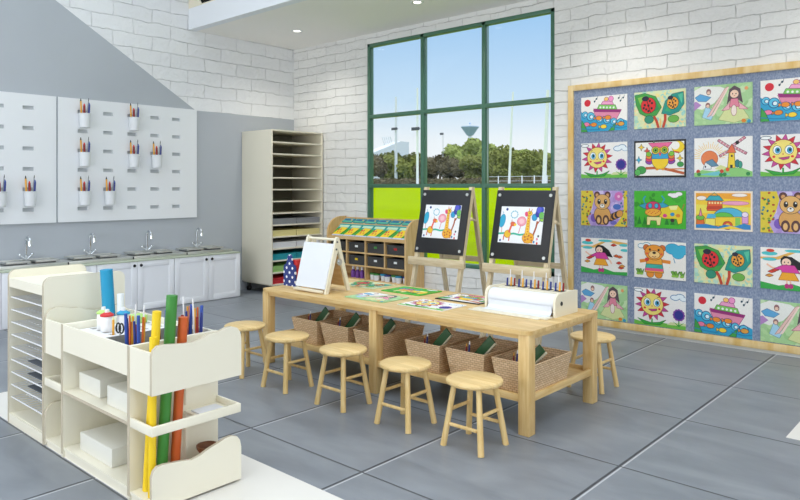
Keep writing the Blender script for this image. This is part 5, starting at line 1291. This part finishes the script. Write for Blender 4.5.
# tree beyond the clerestory
bt = dup(protos[3], (-14.7, 9.6, 3.0), 'dark green tree top seen above the low ceiling edge', 0); bt.scale = (1.1, 1.1, 1.1); bt['group'] = 'tree behind the clerestory'
# hedge in front of the trees
m = MB(); R = random.Random(5)
for i in range(2600):
    p = Vector((R.uniform(-75, -25), 61+R.uniform(-.5, .5), 1.72+R.uniform(0, .75))); s = R.uniform(.1, .22); u = Vector((R.gauss(0, 1), R.gauss(0, 1), R.gauss(0, 1))).normalized(); v = u.orthogonal().normalized()
    m.bm.faces.new([m.bm.verts.new(p+u*s), m.bm.verts.new(p+v*s), m.bm.verts.new(p-u*s), m.bm.verts.new(p-v*s)])
m.box(-75, 60.7, 1.72, -25, 61.3, 2.3)
solo(m, 'hedge', 'leaf_dark', (-50, 61, 1.7), 'low clipped hedge along the far side of the field', 'hedge')
for px, y, ptop, pbot, r, lab in ((396, 74, 97, 186, .2, 'thick white floodlight mast in the left window column'), (417.5, 58, 88, 183, .13, 'white mast beside the left window bar'),
                            (513, 58, 92, 183, .11, 'slim white pole in the middle of the right window column'), (548, 58, 90, 183, .19, 'white mast at the right edge of the window'), (443, 90, 133, 186, .06, 'thin grey lamp pole in the middle window column')):
    x = xat(px, y); zt_, zb_ = zat(px, ptop, y), 1.7
    o = thing('light_mast', lab, 'pole', (x, y, zb_), 'poles around the field')
    dx = (xat(px-4, y)-x) if px > 500 else 0
    m = MB(); m.cyl((x+dx, y, zb_), (x, y, zt_), r*1.15, r*.8, 10); m.build('pole', 'pole_white' if px != 443 else 'steel', o)
    if px in (396, 417.5, 443):
        zf = zat(px, 129 if px != 443 else 134, y); m = MB(); w_ = .6 if px != 443 else .35
        m.box(x-w_, y-.32, zf-.05, x+w_, y-.22, zf+.05)
        for q in range(-2, 3): m.box(x+q*w_/2.5-.07, y-.42, zf-.18, x+q*w_/2.5+.07, y-.3, zf+.18)
        m.build('floodlights', 'steel_dark', o, 'dark floodlight bank')
x, y = xat(470, 120), 120; zt_ = zat(470, 126.5, y); zb2 = zat(470, 134, y)
o = thing('water_tower', 'blue bowl-topped tower rising far behind the trees', 'tower', (x, y, 1.7))
m = MB(); m.lathe((x, y, 0), [(0, zb2-.4), (.7, zb2-.3), (1.7, zt_-.5), (1.95, zt_-.2), (1.95, zt_), (1.2, zt_+.05), (0, zt_+.1)], 24); m.build('bowl', 'tower_blue', o)
m = MB(); m.cyl((x, y, 1.7), (x, y, zb2-.3), .5, .4, 14); m.build('column', 'far_white', o)
m = MB(); m.cyl((x, y, zt_+.05), (x, y, zt_+1.0), .06, n=6); m.sphere((x, y, zt_+.7), .22); m.build('antenna', 'tower_blue', o)
y = 110; x0_, x1_ = xat(366, y), xat(374, y); za, zb3 = zat(380, 152, y), zat(380, 139, y)
o = thing('stadium_stand', 'pale white stand of a sports ground at the left edge of the window view', 'building', ((x0_+x1_)/2, y, 1.7))
m = MB(); m.prism('x', [(y, 1.7), (y+12, 1.7), (y+12, zb3), (y+9, zb3), (y, za)], x0_, x1_); m.build('seating_block', 'far_white', o)
m = MB()
for i in range(5): xx = x0_+(x1_-x0_)*i/4; m.cyl((xx, y+11, 1.7), (xx-.6, y+6, zb3+1.0), .12, n=6)
m.build('roof_struts', 'pole_white', o)
m = MB(); y = 59
xa_, xb_ = xat(487, y), xat(560, y)
o = thing('sports_fence', 'low white rail fence in front of the trees, right half of the window', 'fence', ((xa_+xb_)/2, y, 1.75))
m.box(xa_, y-.02, 2.55, xb_, y+.02, 2.59); m.box(xa_, y-.02, 2.1, xb_, y+.02, 2.13); m.build('rails', 'pole_white', o)
for i in range(7):
    xx = xa_+(xb_-xa_)*i/6; bx(xx-.03, y-.06, 1.75, xx+.03, y+.06, 2.65).build('fence_post', 'pole_white', o)

# ------------------------------------------------------------------ light
w = bpy.data.worlds.new('sky'); scn.world = w; w.use_nodes = True; nt = w.node_tree; bg = nt.nodes['Background']
tc = N(nt, 'ShaderNodeTexCoord'); sp = N(nt, 'ShaderNodeSeparateXYZ'); nt.links.new(tc.outputs['Generated'], sp.inputs[0])
cr = N(nt, 'ShaderNodeValToRGB'); e = cr.color_ramp.elements
e[0].position = 0; e[0].color = (.6, .6, .58, 1)
e[1].position = 1; e[1].color = (1.6, 1.75, 1.95, 1)
for p, c in ((.02, (.97, .97, .99, 1)), (.07, (.88, .93, .99, 1)), (.125, (.60, .78, .97, 1)), (.24, (.38, .62, .93, 1)), (.4, (1.35, 1.5, 1.75, 1))):
    q = e.new(p); q.color = c
nt.links.new(sp.outputs[2], cr.inputs[0]); nt.links.new(cr.outputs[0], bg.inputs[0]); bg.inputs[1].default_value = 1.0
for wn, pts_ in (('added_window_4', [(XR-.02, -1.7, .75, XR-.001, -1.6, 3.05), (XR-.02, 4.0, .75, XR-.001, 4.1, 3.05), (XR-.02, -1.6, .75, XR-.001, 4.0, .8), (XR-.02, -1.6, 3.0, XR-.001, 4.0, 3.05)]),  # added frame on the unseen right wall, put around a fill light
                 ('added_window_5', [(-7.3, YF+.001, .75, -7.2, YF+.02, 3.05), (-1.2, YF+.001, .75, -1.1, YF+.02, 3.05), (-7.2, YF+.001, .75, -1.2, YF+.02, .8), (-7.2, YF+.001, 3.0, -1.2, YF+.02, 3.05)])):  # added frame behind the camera, put around the front fill light
    wq = bpy.data.objects.new(wn, None); col.objects.link(wq); wq.location = (pts_[0][0], pts_[0][1], .75); wq['kind'] = 'structure'
    m = MB()
    for q in pts_: m.box(*q)
    m.build('window_frame', 'green_frame', wq)
def area(name, loc, rot, sx, sy, en, c):
    L = bpy.data.lights.new(name, 'AREA'); L.shape = 'RECTANGLE'; L.size = sx; L.size_y = sy; L.energy = en; L.color = c
    o = bpy.data.objects.new(name, L); col.objects.link(o); o.location = loc; o.rotation_euler = rot; return o
area('skylight_fill', ((SX0+SX1)/2, (SY0+SY1)/2, ZH-.02), (0, 0, 0), SX1-SX0-.2, SY1-SY0-.2, 120, (.90, .95, 1.0))  # added fill light below the made-up skylight
area('side_fill', (XR-.03, 1.2, 1.9), (0, PI/2, 0), 2.2, 5.6, 80, (.95, .97, 1.0))  # added fill light inside the right wall frame
area('front_fill', (-4.2, YF+.03, 1.9), (-PI/2, 0, PI), 6.0, 2.2, 110, (.95, .97, 1.0)) if 0 else area('front_fill', (-4.2, YF+.03, 1.9), (PI/2, 0, 0), 6.0, 2.2, 165, (.95, .97, 1.0))  # added fill light from behind the camera
scn.view_settings.view_transform = 'Standard'; scn.view_settings.look = 'None'; scn.view_settings.gamma = 1; scn.view_settings.use_curve_mapping = False
scn.view_settings.exposure = 0.04
scn.cycles.max_bounces = 8; scn.cycles.diffuse_bounces = 5; scn.cycles.use_denoising = True; scn.cycles.sample_clamp_indirect = 6
